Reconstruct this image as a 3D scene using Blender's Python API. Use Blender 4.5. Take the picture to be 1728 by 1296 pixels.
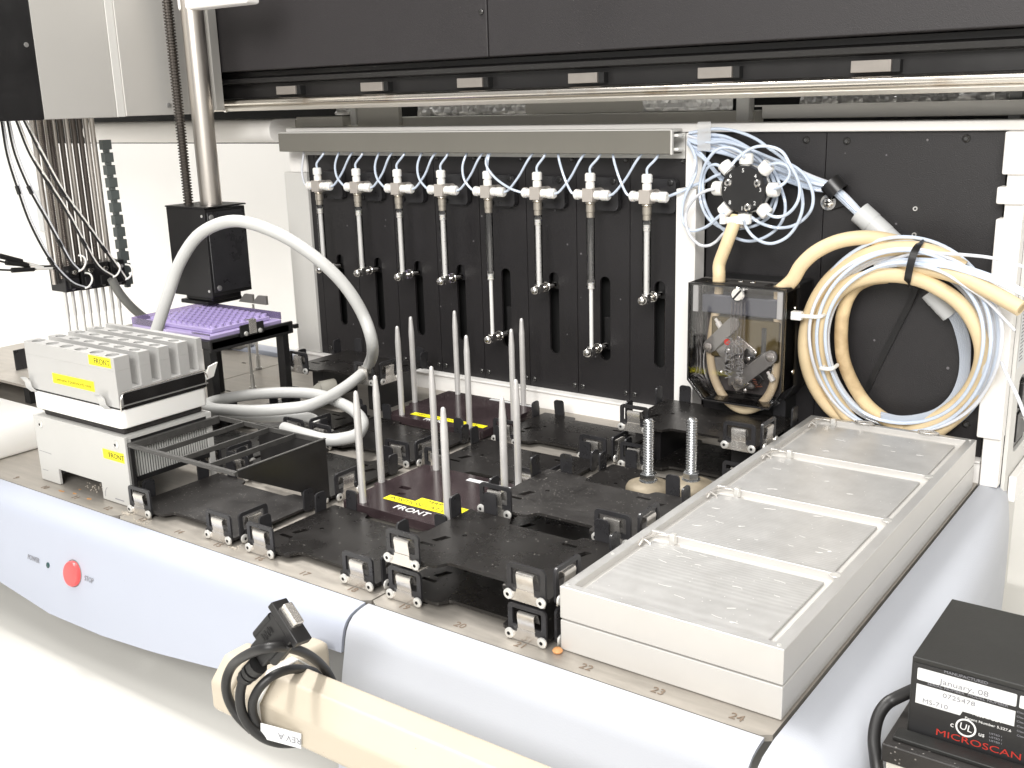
import bpy, bmesh, math, random
import numpy as np
from mathutils import Vector, Matrix
random.seed(7)
for o in list(bpy.data.objects): bpy.data.objects.remove(o)
SC = bpy.context.scene
COL = SC.collection
PI = math.pi

# ---------------------------------------------------------------- camera
CAM = np.array([0.490739, -0.489654, 0.340734])
YAW, PITCH, ROLL, FPX = -0.633052, -0.261986, -0.028760, 1789.45
_cy, _sy, _cp, _sp = math.cos(YAW), math.sin(YAW), math.cos(PITCH), math.sin(PITCH)
FW = np.array([_sy*_cp, _cy*_cp, _sp]); RT0 = np.array([_cy, -_sy, 0.0]); UP0 = np.cross(RT0, FW)
RT = RT0*math.cos(ROLL)+UP0*math.sin(ROLL); UP = -RT0*math.sin(ROLL)+UP0*math.cos(ROLL)
cd = bpy.data.cameras.new('camera'); cam = bpy.data.objects.new('camera', cd); COL.objects.link(cam)
cd.sensor_width = 36; cd.lens = FPX/1728*36; cd.clip_start = 0.01; cd.clip_end = 100
m = Matrix.Identity(4)
for i in range(3):
    m[i][0] = RT[i]; m[i][1] = UP[i]; m[i][2] = -FW[i]; m[i][3] = CAM[i]
cam.matrix_world = m
SC.camera = cam
SC.render.resolution_x = 1024; SC.render.resolution_y = 768

# ---------------------------------------------------------------- light: the room's ceiling lamps, its pale walls and an added wall fill
w = bpy.data.worlds.new('World'); SC.world = w; w.use_nodes = True
bg = w.node_tree.nodes['Background']; bg.inputs[0].default_value = (1.0, 0.985, 0.96, 1); bg.inputs[1].default_value = 0.46
def area(name, loc, aim, sx, sy, power, col=(1, 0.98, 0.95)):
    l = bpy.data.lights.new(name, 'AREA'); l.shape = 'RECTANGLE'; l.size = sx; l.size_y = sy; l.energy = power; l.color = col
    o = bpy.data.objects.new(name, l); COL.objects.link(o); o.location = loc
    o.rotation_euler = (Vector(aim)-Vector(loc)).to_track_quat('-Z', 'Y').to_euler()
    return o
area('wall_fill_lamp', (0.85, -1.95, 1.40), (-0.05, 0.35, 0.15), 1.6, 0.9, 74)
area('wall_fill_lamp', (-0.5, -0.7, 2.2), (-0.1, 0.2, 0.0), 1.4, 0.7, 14)
area('wall_fill_lamp', (-1.2, 0.66, 2.2), (-1.10, 0.74, 0.0), 1.8, 0.25, 95)  # added lamp without a seen source, brightens the room wall
vs = SC.view_settings; vs.view_transform = 'Standard'; vs.look = 'None'; vs.exposure = 0.22; vs.gamma = 1.0
SC.render.engine = 'CYCLES'
SC.cycles.max_bounces = 8; SC.cycles.transparent_max_bounces = 24

# ---------------------------------------------------------------- where a sight line of the photograph meets a real plane of the place
def _ray(px, py): return RT*(px-864)/FPX - UP*(py-648)/FPX + FW
def Wy(px, py, y):
    d = _ray(px, py); t = (y-CAM[1])/d[1]; return Vector(CAM+t*d)
def Wz(px, py, z):
    d = _ray(px, py); t = (z-CAM[2])/d[2]; return Vector(CAM+t*d)
def Wx(px, py, x):
    d = _ray(px, py); t = (x-CAM[0])/d[0]; return Vector(CAM+t*d)

# ---------------------------------------------------------------- materials
MATS = {}
def M(name, col, rough=0.5, metal=0.0, var=0.0, vscale=30, bump=0.0, bscale=400, specks=0.0, sscale=350, sdens=0.55, scol=(0.35, 0.33, 0.31),
      spec=0.5, stretch=None, trans=0.0, alpha=1.0, coat=0.0, stain=None, sss=0.0):
    if name in MATS: return MATS[name]
    mt = bpy.data.materials.new(name); mt.use_nodes = True; nt = mt.node_tree; N = nt.nodes; L = nt.links
    b = N['Principled BSDF']
    b.inputs['Base Color'].default_value = (*col, 1); b.inputs['Roughness'].default_value = rough; b.inputs['Metallic'].default_value = metal
    b.inputs['Specular IOR Level'].default_value = spec
    b.inputs['Transmission Weight'].default_value = trans; b.inputs['Alpha'].default_value = alpha; b.inputs['Coat Weight'].default_value = coat
    if sss: b.inputs['Subsurface Weight'].default_value = sss; b.inputs['Subsurface Radius'].default_value = (0.004, 0.003, 0.002)
    tc = N.new('ShaderNodeTexCoord'); oi = N.new('ShaderNodeObjectInfo'); add = N.new('ShaderNodeVectorMath'); add.operation = 'ADD'
    L.new(tc.outputs['Object'], add.inputs[0]); L.new(oi.outputs['Location'], add.inputs[1]); vec = add.outputs[0]
    if stretch:
        mp = N.new('ShaderNodeMapping'); mp.inputs['Scale'].default_value = stretch; L.new(vec, mp.inputs['Vector']); svec = mp.outputs[0]
    else: svec = vec
    colout = None
    if var > 0:
        nz = N.new('ShaderNodeTexNoise'); nz.inputs['Scale'].default_value = vscale; nz.inputs['Detail'].default_value = 6; nz.inputs['Roughness'].default_value = 0.65
        L.new(svec, nz.inputs['Vector'])
        rp = N.new('ShaderNodeValToRGB'); rp.color_ramp.elements[0].position = 0.25; rp.color_ramp.elements[1].position = 0.75
        rp.color_ramp.elements[0].color = (*[c*(1-var) for c in col], 1); rp.color_ramp.elements[1].color = (*[min(1, c*(1+var)) for c in col], 1)
        L.new(nz.outputs['Fac'], rp.inputs['Fac']); colout = rp.outputs[0]
        mr = N.new('ShaderNodeMapRange'); mr.inputs['To Min'].default_value = max(0.02, rough-0.12*(1+var)); mr.inputs['To Max'].default_value = min(1, rough+0.12*(1+var))
        L.new(nz.outputs['Fac'], mr.inputs['Value']); L.new(mr.outputs[0], b.inputs['Roughness'])
    def mixin(fac, c2):
        nonlocal colout
        mx = N.new('ShaderNodeMix'); mx.data_type = 'RGBA'
        L.new(fac, mx.inputs['Factor'])
        if colout is None: mx.inputs['A'].default_value = (*col, 1)
        else: L.new(colout, mx.inputs['A'])
        mx.inputs['B'].default_value = (*c2, 1); colout = mx.outputs['Result']
    if stain:
        sc_, lo, hi, c2, amt = stain
        nz = N.new('ShaderNodeTexNoise'); nz.inputs['Scale'].default_value = sc_; nz.inputs['Detail'].default_value = 5; L.new(vec, nz.inputs['Vector'])
        mr = N.new('ShaderNodeMapRange'); mr.inputs['From Min'].default_value = lo; mr.inputs['From Max'].default_value = hi; mr.inputs['To Max'].default_value = amt
        L.new(nz.outputs['Fac'], mr.inputs['Value']); mixin(mr.outputs[0], c2)
    if specks > 0:
        vo = N.new('ShaderNodeTexVoronoi'); vo.inputs['Scale'].default_value = sscale; L.new(vec, vo.inputs['Vector'])
        n2 = N.new('ShaderNodeTexNoise'); n2.inputs['Scale'].default_value = 45; n2.inputs['Detail'].default_value = 4; L.new(vec, n2.inputs['Vector'])
        mul = N.new('ShaderNodeMath'); mul.operation = 'MULTIPLY'; mul.inputs[1].default_value = specks*2
        L.new(n2.outputs['Fac'], mul.inputs[0])
        sb = N.new('ShaderNodeMath'); sb.operation = 'LESS_THAN'; L.new(vo.outputs['Distance'], sb.inputs[0]); L.new(mul.outputs[0], sb.inputs[1])
        sg = N.new('ShaderNodeSeparateColor'); L.new(vo.outputs['Color'], sg.inputs[0])
        gt = N.new('ShaderNodeMath'); gt.operation = 'GREATER_THAN'; gt.inputs[1].default_value = 1-sdens; L.new(sg.outputs[0], gt.inputs[0])
        m2 = N.new('ShaderNodeMath'); m2.operation = 'MULTIPLY'; L.new(sb.outputs[0], m2.inputs[0]); L.new(gt.outputs[0], m2.inputs[1])
        m3 = N.new('ShaderNodeMath'); m3.operation = 'MULTIPLY'; m3.inputs[1].default_value = 0.7; L.new(m2.outputs[0], m3.inputs[0])
        mixin(m3.outputs[0], scol)
    if colout is not None: L.new(colout, b.inputs['Base Color'])
    if bump > 0:
        nb = N.new('ShaderNodeTexNoise'); nb.inputs['Scale'].default_value = bscale; nb.inputs['Detail'].default_value = 3; L.new(svec, nb.inputs['Vector'])
        bp = N.new('ShaderNodeBump'); bp.inputs['Strength'].default_value = bump; bp.inputs['Distance'].default_value = 0.001
        L.new(nb.outputs['Fac'], bp.inputs['Height']); L.new(bp.outputs[0], b.inputs['Normal'])
    MATS[name] = mt
    return mt
def clear(name, tint, gloss=0.10, rough=0.03, body=0.0, bodycol=(0.8, 0.8, 0.8)):
    """thin clear plastic or glass: see-through with a tint, a Fresnel sheen and an optional milky body"""
    mt = bpy.data.materials.new(name); mt.use_nodes = True; nt = mt.node_tree; N = nt.nodes; L = nt.links
    N.remove(N['Principled BSDF']); out = N['Material Output']
    tr = N.new('ShaderNodeBsdfTransparent'); tr.inputs[0].default_value = (*tint, 1)
    gl = N.new('ShaderNodeBsdfGlossy'); gl.inputs['Roughness'].default_value = rough
    fr = N.new('ShaderNodeFresnel'); fr.inputs['IOR'].default_value = 1.45
    base = tr.outputs[0]
    if body > 0:
        df = N.new('ShaderNodeBsdfDiffuse'); df.inputs[0].default_value = (*bodycol, 1)
        mb = N.new('ShaderNodeMixShader'); mb.inputs[0].default_value = body; L.new(tr.outputs[0], mb.inputs[1]); L.new(df.outputs[0], mb.inputs[2]); base = mb.outputs[0]
    ad = N.new('ShaderNodeMath'); ad.operation = 'ADD'; ad.inputs[1].default_value = gloss; L.new(fr.outputs[0], ad.inputs[0])
    mx = N.new('ShaderNodeMixShader'); L.new(ad.outputs[0], mx.inputs[0]); L.new(base, mx.inputs[1]); L.new(gl.outputs[0], mx.inputs[2])
    L.new(mx.outputs[0], out.inputs[0]); MATS[name] = mt
    return mt

m_fascia = M('fascia_paint', (0.395, 0.422, 0.495), 0.42, var=0.015, vscale=9, bump=0.06, bscale=900, specks=0.02, sscale=60, scol=(0.3, 0.3, 0.35))
m_side = M('side_paint', (0.44, 0.458, 0.50), 0.45, var=0.015, vscale=9, bump=0.10, bscale=900, specks=0.02, sscale=70, scol=(0.35, 0.35, 0.4))
m_white = M('white_paint', (0.88, 0.86, 0.83), 0.5, var=0.015, vscale=14, bump=0.04, bscale=700)
m_whiteg = M('grey_white_paint', (0.66, 0.65, 0.62), 0.5, var=0.02, vscale=14, bump=0.05, bscale=700)
m_wplas = M('white_plastic', (0.85, 0.84, 0.81), 0.35, sss=0.1)
m_bench = M('bench_laminate', (0.64, 0.63, 0.595), 0.55, var=0.02, vscale=5, specks=0.02, sscale=40, scol=(0.55, 0.54, 0.5))
m_wall = M('room_wall_paint', (0.90, 0.885, 0.86), 0.8, var=0.01, vscale=3)
m_body = M('body_grey', (0.20, 0.20, 0.20), 0.6)
m_steel = M('deck_steel', (0.40, 0.37, 0.33), 0.42, metal=0.55, var=0.18, vscale=22, bump=0.05, bscale=600, stretch=(1, 6, 1), stain=(16, 0.62, 0.78, (0.22, 0.17, 0.12), 0.45))
m_alu = M('anodised_aluminium', (0.60, 0.585, 0.56), 0.40, metal=0.25, var=0.03, vscale=20, bump=0.03, bscale=900)
m_alutop = M('milled_aluminium', (0.56, 0.555, 0.545), 0.40, metal=0.6, var=0.06, vscale=30, bump=0.05, bscale=900)
m_black = M('black_powder_coat', (0.0135, 0.0122, 0.0115), 0.29, var=0.35, vscale=26, bump=0.10, bscale=1300, specks=0.17, sscale=280, sdens=0.13, scol=(0.26, 0.245, 0.23))
m_blackd = M('dusty_black', (0.020, 0.018, 0.017), 0.44, var=0.45, vscale=30, bump=0.15, bscale=1300, specks=0.19, sscale=400, sdens=0.34, scol=(0.24, 0.225, 0.21))
m_panel = M('textured_black_panel', (0.0165, 0.0150, 0.0160), 0.42, var=0.18, vscale=8, bump=0.35, bscale=1100, specks=0.06, sscale=60, sdens=0.4, scol=(0.2, 0.19, 0.2))
m_cover = M('gantry_cover_black', (0.022, 0.0195, 0.0208), 0.50, var=0.10, vscale=6, bump=0.30, bscale=1500)
m_dark = M('dark_recess', (0.008, 0.008, 0.008), 0.6)
m_bplas = M('black_plastic', (0.013, 0.0125, 0.013), 0.35, var=0.2, vscale=40, bump=0.05, bscale=900)
m_brub = M('black_rubber', (0.013, 0.0125, 0.0125), 0.45, var=0.2, vscale=60)
m_tab = M('black_tab_coat', (0.026, 0.0255, 0.0275), 0.30, var=0.25, vscale=60, bump=0.05, bscale=900)
m_clip = M('spring_steel', (0.74, 0.71, 0.67), 0.24, metal=0.85, var=0.10, vscale=60)
m_rivet = M('nickel_rivet', (0.80, 0.79, 0.76), 0.32, metal=0.6)
m_chrome = M('chrome', (0.82, 0.80, 0.77), 0.12, metal=1.0, var=0.05, vscale=50)
m_rod = M('ground_rod', (0.64, 0.625, 0.61), 0.38, metal=0.35, var=0.06, vscale=80)
m_shaft = M('guide_shaft', (0.66, 0.615, 0.565), 0.32, metal=1.0, var=0.12, vscale=20, stretch=(1, 1, 0.1))
m_rail = M('rail_steel', (0.72, 0.68, 0.62), 0.22, metal=1.0, var=0.15, vscale=25, stretch=(0.05, 1, 1), stain=(30, 0.6, 0.75, (0.35, 0.22, 0.12), 0.5))
m_rail2 = M('rail_bar', (0.58, 0.55, 0.50), 0.35, metal=0.8, var=0.1, vscale=25, stretch=(0.05, 1, 1))
m_greybeam = M('grey_beam_paint', (0.52, 0.50, 0.45), 0.5, var=0.05, vscale=10)
m_duct = M('duct_grey_plastic', (0.165, 0.157, 0.135), 0.45, var=0.04, vscale=12, bump=0.04, bscale=900)
m_silver = M('silver_arm_paint', (0.56, 0.545, 0.515), 0.42, metal=0.25, var=0.02, vscale=7, bump=0.05, bscale=1200)
m_foil = M('crumpled_foil', (0.96, 0.95, 0.93), 0.20, metal=0.15, bump=1.0, bscale=70)
m_hose = M('beige_rubber_hose', (0.74, 0.585, 0.36), 0.5, var=0.05, vscale=30, stain=(38, 0.60, 0.80, (0.35, 0.22, 0.10), 0.40))
m_hosed = M('stained_rubber_hose', (0.74, 0.57, 0.33), 0.5, var=0.08, vscale=40, stain=(30, 0.45, 0.70, (0.22, 0.12, 0.05), 0.7))
m_ptfe = clear('clear_blue_tubing', (0.86, 0.91, 0.98), 0.06, 0.10, 0.80, (0.74, 0.83, 0.97))
m_ptfew = clear('clear_tubing', (0.92, 0.92, 0.94), 0.06, 0.10, 0.80, (0.86, 0.88, 0.93))
m_ptfeb = clear('blue_grey_tubing', (0.6, 0.64, 0.7), 0.05, 0.10, 0.78, (0.56, 0.61, 0.69))
m_glass = clear('syringe_glass', (0.93, 0.93, 0.93), 0.05, 0.02)
m_smoke = clear('smoked_cover', (0.93, 0.92, 0.92), 0.02, 0.04)
m_nut = M('white_fitting', (0.88, 0.865, 0.83), 0.35, sss=0.15)
m_valve = M('valve_body', (0.50, 0.46, 0.42), 0.35, metal=0.3)
m_hub = M('syringe_hub', (0.48, 0.44, 0.38), 0.30, metal=0.7)
m_cable = M('grey_cable_jacket', (0.53, 0.53, 0.515), 0.42, var=0.04, vscale=40)
m_gconn = M('grey_connector', (0.22, 0.21, 0.18), 0.6, bump=0.2, bscale=900)
m_sleeve = M('grey_spiral_sleeve', (0.55, 0.56, 0.56), 0.4)
m_label = M('yellow_label', (0.90, 0.80, 0.01), 0.45)
m_ink = M('black_ink', (0.02, 0.02, 0.015), 0.6)
m_inkg = M('grey_ink', (0.22, 0.22, 0.24), 0.6)
m_engr = M('brown_engraving', (0.20, 0.15, 0.11), 0.6)
m_inkw = M('white_ink', (0.75, 0.75, 0.74), 0.6)
m_paper = M('white_label', (0.66, 0.67, 0.67), 0.5)
m_red = M('red_button', (0.80, 0.09, 0.09), 0.30)
m_redink = M('red_ink', (0.42, 0.03, 0.02), 0.5)
m_led = M('dark_led', (0.03, 0.07, 0.07), 0.15)
m_beige = M('beige_arm_paint', (0.47, 0.415, 0.33), 0.5, var=0.03, vscale=14, specks=0.045, sscale=120, scol=(0.35, 0.25, 0.16))
m_foam = M('black_foam', (0.030, 0.027, 0.026), 0.9, var=0.4, vscale=200, bump=0.6, bscale=900)
m_block = M('tube_block_aluminium', (0.53, 0.525, 0.515), 0.38, metal=0.40, var=0.03, vscale=20, bump=0.03, bscale=900)
m_heater = M('heater_housing', (0.50, 0.495, 0.475), 0.45, var=0.03, vscale=25, specks=0.02, sscale=90, scol=(0.3, 0.28, 0.26))
m_purple = clear('lilac_plastic', (0.82, 0.76, 0.96), 0.03, 0.12, 0.74, (0.57, 0.48, 0.78))
m_purplec = clear('clear_lilac_plastic', (0.78, 0.72, 0.90), 0.04, 0.08, 0.25, (0.55, 0.45, 0.75))
m_maroon = M('dark_purple_acrylic', (0.036, 0.025, 0.027), 0.14, var=0.40, vscale=20, specks=0.05, sscale=200, scol=(0.2, 0.17, 0.18))
m_zinc = M('zinc_thread', (0.62, 0.63, 0.64), 0.25, metal=1.0)
m_foot = M('cast_foot', (0.25, 0.21, 0.15), 0.55, metal=0.2, var=0.25, vscale=70, bump=0.15, bscale=700)
m_chain = M('grey_chain_plastic', (0.11, 0.125, 0.12), 0.45)
m_scan = M('scanner_black', (0.018, 0.018, 0.017), 0.42, var=0.3, vscale=40, bump=0.15, bscale=1200)
m_amber = M('amber_block', (0.11, 0.080, 0.020), 0.4, var=0.1, vscale=40)
m_slat = M('grey_slat', (0.55, 0.55, 0.53), 0.5, metal=0.2)
m_orange = M('orange_putty', (0.62, 0.30, 0.12), 0.6)

# ---------------------------------------------------------------- mesh helpers
class MB:
    def __init__(s): s.v = []; s.f = []
    def add(s, vs, fs):
        n = len(s.v); s.v += [tuple(x) for x in vs]; s.f += [tuple(i+n for i in f) for f in fs]; return s
    def box(s, x0, x1, y0, y1, z0, z1):
        v = [(x, y, z) for z in (z0, z1) for y in (y0, y1) for x in (x0, x1)]
        return s.add(v, [(0, 2, 3, 1), (4, 5, 7, 6), (0, 1, 5, 4), (2, 6, 7, 3), (0, 4, 6, 2), (1, 3, 7, 5)])
    def obox(s, c, ax, ay, az):
        c, ax, ay, az = map(Vector, (c, ax, ay, az))
        v = [c+ax*i+ay*j+az*k for k in (-1, 1) for j in (-1, 1) for i in (-1, 1)]
        return s.add(v, [(0, 2, 3, 1), (4, 5, 7, 6), (0, 1, 5, 4), (2, 6, 7, 3), (0, 4, 6, 2), (1, 3, 7, 5)])
    def lathe(s, p0, d, prof, seg=16, caps=True):
        """prof: list of (distance along d, radius)"""
        p0 = Vector(p0); d = Vector(d).normalized(); u = d.orthogonal().normalized(); w_ = d.cross(u)
        vs = []; fs = []
        for t, r in prof:
            for k in range(seg):
                a = 2*PI*k/seg; vs.append(p0+d*t+(u*math.cos(a)+w_*math.sin(a))*r)
        for i in range(len(prof)-1):
            for k in range(seg):
                k2 = (k+1) % seg; fs.append((i*seg+k, i*seg+k2, (i+1)*seg+k2, (i+1)*seg+k))
        if caps:
            fs.append(tuple(range(seg))[::-1]); fs.append(tuple((len(prof)-1)*seg+k for k in range(seg)))
        return s.add(vs, fs)
    def cyl(s, p0, p1, r, seg=14, r1=None):
        p0 = Vector(p0); p1 = Vector(p1); L_ = (p1-p0).length
        return s.lathe(p0, p1-p0, [(0, r), (L_, r if r1 is None else r1)], seg)
    def prism(s, poly, axis, a, b):
        """poly of 2-D points extruded along an axis 'x','y' or 'z' from a to b"""
        def P(p, t):
            if axis == 'x': return (t, p[0], p[1])
            if axis == 'y': return (p[0], t, p[1])
            return (p[0], p[1], t)
        n = len(poly); vs = [P(p, a) for p in poly]+[P(p, b) for p in poly]
        fs = [tuple(range(n)), tuple(range(2*n-1, n-1, -1))]+[(i, i+n, (i+1) % n+n, (i+1) % n) for i in range(n)]
        return s.add(vs, fs)
    def tube(s, pts, r, seg=8, sub=5, caps=True, flat=None, hollow=0):
        pts = smooth(pts, sub) if sub > 1 else [Vector(p) for p in pts]
        T = [(pts[min(i+1, len(pts)-1)]-pts[max(i-1, 0)]).normalized() for i in range(len(pts))]
        u = T[0].orthogonal().normalized(); vs = []; fs = []
        for i, p in enumerate(pts):
            u = (u-T[i]*u.dot(T[i])).normalized(); w_ = T[i].cross(u)
            rr = r(i/(len(pts)-1)) if callable(r) else r
            for k in range(seg):
                a = 2*PI*k/seg; vs.append(p+(u*math.cos(a)+w_*math.sin(a))*rr)
        for i in range(len(pts)-1):
            for k in range(seg):
                k2 = (k+1) % seg; fs.append((i*seg+k, i*seg+k2, (i+1)*seg+k2, (i+1)*seg+k))
        if caps: fs.append(tuple(range(seg))[::-1]); fs.append(tuple((len(pts)-1)*seg+k for k in range(seg)))
        return s.add(vs, fs)
    def grid(s, rows):
        n = len(rows[0]); vs = [p for r_ in rows for p in r_]; fs = []
        for i in range(len(rows)-1):
            for j in range(n-1): fs.append((i*n+j, i*n+j+1, (i+1)*n+j+1, (i+1)*n+j))
        return s.add(vs, fs)
    def mesh(s, name, smoothang=38):
        me = bpy.data.meshes.new(name); me.from_pydata(s.v, [], s.f)
        bm = bmesh.new(); bm.from_mesh(me); bmesh.ops.recalc_face_normals(bm, faces=bm.faces[:]); bm.to_mesh(me); bm.free()
        fin(me, smoothang); return me
def fin(me, ang=38):
    me.polygons.foreach_set('use_smooth', [True]*len(me.polygons)); me.set_sharp_from_angle(angle=math.radians(ang)); me.update()
def smooth(pts, sub):
    P = [Vector(p) for p in pts]; out = []
    for i in range(len(P)-1):
        p0 = P[i-1] if i > 0 else P[i]*2-P[i+1]; p1 = P[i]; p2 = P[i+1]; p3 = P[i+2] if i+2 < len(P) else P[i+1]*2-P[i]
        for k in range(sub):
            t = k/sub; out.append(0.5*((2*p1)+(p2-p0)*t+(2*p0-5*p1+4*p2-p3)*t*t+(3*p1-p0-3*p2+p3)*t*t*t))
    out.append(P[-1]); return out
def link(name, me, mat, parent=None, bevel=0, bseg=2):
    o = bpy.data.objects.new(name, me); COL.objects.link(o)
    if mat is not None and len(me.materials) == 0: me.materials.append(mat)
    if parent is not None:
        o.parent = parent
        if parent in WORLD: o.matrix_parent_inverse = Matrix.Translation(-parent.location)
    if bevel:
        b = o.modifiers.new('bevel', 'BEVEL'); b.width = bevel; b.segments = bseg; b.limit_method = 'ANGLE'; b.angle_limit = math.radians(40); b.harden_normals = True
    return o
def part(name, mb, mat, parent=None, bevel=0, bseg=2, ang=38):
    return link(name, mb.mesh(name, ang), mat, parent, bevel, bseg)
def tag(o, label, cat, group=None):
    o['label'] = label; o['category'] = cat
    if group: o['group'] = group
    return o
WORLD = []
def thing(name, label, cat, loc=(0, 0, 0), group=None, rz=0, world=False):
    o = bpy.data.objects.new(name, None); COL.objects.link(o); o.location = loc; o.rotation_euler = (0, 0, rz); o.empty_display_size = 0.02
    if world: WORLD.append(o)
    return tag(o, label, cat, group)
def struct(o): o['kind'] = 'structure'; return o
KIDS = {}
def dup(root, loc, label, group=None, rz=0):
    r = root.copy(); COL.objects.link(r); r.location = loc; r.rotation_euler = (0, 0, rz); r['label'] = label
    if group: r['group'] = group
    for ch in list(root.children):
        c = ch.copy(); COL.objects.link(c); c.parent = r
        for g in list(ch.children):
            d = g.copy(); COL.objects.link(d); d.parent = c
    return r
def rrect(x0, x1, y0, y1, r, n=4):
    out = []
    for cx, cy_, a0 in ((x1-r, y0+r, -90), (x1-r, y1-r, 0), (x0+r, y1-r, 90), (x0+r, y0+r, 180)):
        for k in range(n+1):
            a = math.radians(a0+90*k/n); out.append((cx+r*math.cos(a), cy_+r*math.sin(a)))
    return out
def circ(cx, cy_, r, n=16, sx=1.0): return [(cx+sx*r*math.cos(2*PI*k/n), cy_+r*math.sin(2*PI*k/n)) for k in range(n)]
def holed(name, outline, holes, thick, plane='xy'):
    """a plate with real openings; lies in xy (thickness +-thick/2 in z) or stands in xz or yz"""
    cu = bpy.data.curves.new('tmp', 'CURVE'); cu.dimensions = '2D'; cu.fill_mode = 'BOTH'; cu.extrude = thick/2
    for poly in [outline]+holes:
        sp = cu.splines.new('POLY'); sp.points.add(len(poly)-1); sp.use_cyclic_u = True
        for i, p in enumerate(poly): sp.points[i].co = (p[0], p[1], 0, 1)
    ob = bpy.data.objects.new('tmp', cu); COL.objects.link(ob)
    dg = bpy.context.evaluated_depsgraph_get(); me = bpy.data.meshes.new_from_object(ob.evaluated_get(dg)); me.name = name
    bpy.data.objects.remove(ob); bpy.data.curves.remove(cu); me.materials.clear()
    if plane == 'xz': me.transform(Matrix(((1, 0, 0, 0), (0, 0, -1, 0), (0, 1, 0, 0), (0, 0, 0, 1))))
    if plane == 'yz': me.transform(Matrix(((0, 0, 1, 0), (1, 0, 0, 0), (0, 1, 0, 0), (0, 0, 0, 1))))
    bm = bmesh.new(); bm.from_mesh(me); bmesh.ops.remove_doubles(bm, verts=bm.verts[:], dist=1e-6); bmesh.ops.recalc_face_normals(bm, faces=bm.faces[:]); bm.to_mesh(me); bm.free()
    fin(me, 30); return me
def text(parent, s, size, loc, xdir, ydir, mat, name='lettering', ext=0.00008, align='CENTER', sx=1.0, local=False):
    cu = bpy.data.curves.new('tmp', 'FONT'); cu.body = s; cu.size = size; cu.extrude = ext; cu.align_x = align; cu.align_y = 'CENTER'; cu.resolution_u = 3
    ob = bpy.data.objects.new('tmp', cu); COL.objects.link(ob)
    dg = bpy.context.evaluated_depsgraph_get(); me = bpy.data.meshes.new_from_object(ob.evaluated_get(dg)); me.name = name
    bpy.data.objects.remove(ob); bpy.data.curves.remove(cu); me.materials.clear()
    X = Vector(xdir).normalized(); Y = Vector(ydir).normalized(); Z = X.cross(Y)
    mt = Matrix(((X[0]*sx, Y[0], Z[0], loc[0]), (X[1]*sx, Y[1], Z[1], loc[1]), (X[2]*sx, Y[2], Z[2], loc[2]), (0, 0, 0, 1)))
    me.transform(mt)
    return link(name, me, mat, parent)

def shell(o, th, off=-1):
    s_ = o.modifiers.new('solid', 'SOLIDIFY'); s_.thickness = th; s_.offset = off
    e_ = o.modifiers.new('split', 'EDGE_SPLIT'); e_.split_angle = math.radians(40); return o

# ================================================================ the setting
# bench, room wall, machine body
struct(part('bench_top', MB().box(-3, 3, -2.0, 0.86, -0.17, -0.13), m_bench))
struct(part('room_wall', MB().box(-4, 3, 0.86, 0.91, -0.6, 2.4), m_wall))
struct(part('machine_body', MB().box(-0.96, 0.315, 0.075, 0.56, -0.13, -0.006), m_whiteg))

# deck of steel plates with engraved position numbers
deck = bpy.data.objects.new('deck', None); COL.objects.link(deck); struct(deck)
for k in range(5):
    x0, x1 = (-1.2+0.3*k if k else -0.960)+0.0008, -0.9+0.3*k-0.0008
    c = 0.006
    outl = [(x0+c, 0.0), (x1-c, 0.0), (x1, 0.004), (x1, 0.4665 if x1 > -0.55 else 0.487), (x0, 0.4665 if x1 > -0.55 else 0.487), (x0, 0.004)]
    holes = []
    for (hx, hy) in ((0.05, 0.20), (0.05, 0.33), (0.10, 0.26), (0.15, 0.38), (0.20, 0.20), (0.20, 0.33), (0.25, 0.26), (0.10, 0.44), (0.25, 0.44), (0.25, 0.15)):
        if k: holes.append(circ(x0+hx, hy, 0.0022, 10, 2.2))
    me = holed('deck_plate', outl, holes, 0.004); me.transform(Matrix.Translation((0, 0, -0.002)))
    dp = link('deck_plate', me, m_steel, deck)
    for n in range(6):
        num = 24-6*(4-k)-5+n
        if num < 8 or k == 0: continue
        text(dp, str(num), 0.0088, (x0+0.025+0.05*n, 0.0088, 0.0003), (1, 0, 0), (0, 1, 0), m_engr, 'numeral', ext=0.0001)
    for (rx, ry, rr) in ((0.012, 0.006, 0.0012), (0.288, 0.006, 0.0012)):
        pass

# front covers: two lofted panels below the deck edge and one down the right side
prof = [(-0.0015, 0.0004), (-0.006, 0.0002), (-0.012, -0.0008), (-0.0175, -0.0026), (-0.0215, -0.0058), (-0.0245, -0.0105), (-0.0262, -0.016), (-0.0282, -0.026), (-0.031, -0.038)]
zbx = [(-1.2, -0.070), (-0.55, -0.076), (-0.44, -0.0823), (-0.3585, -0.0915), (-0.28, -0.0900), (-0.21, -0.0845), (-0.123, -0.0740), (-0.085, -0.066), (-0.070, -0.040), (-0.055, -0.0285), (-0.0015, -0.0265)]
def zb(x):
    for (a, za), (b, zb_) in zip(zbx, zbx[1:]):
        if a <= x <= b:
            t = (x-a)/(b-a); return za+(zb_-za)*t
    return zbx[-1][1]
def yprof(z):
    P = prof+[(-0.0365, -0.065), (-0.040, -0.092), (-0.044, -0.13)]
    for (ya, za), (yb, zb_) in zip(P, P[1:]):
        if zb_ <= z <= za: return ya+(yb-ya)*(za-z)/(za-zb_)
    return P[-1][0]
xs = [-1.2, -0.9, -0.7, -0.6, -0.52]+[-0.5+0.02*i for i in range(20)]+[-0.10, -0.09, -0.083, -0.078, -0.074, -0.07, -0.066, -0.062, -0.058, -0.053, -0.04, -0.02, -0.0015]
rows = []
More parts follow.
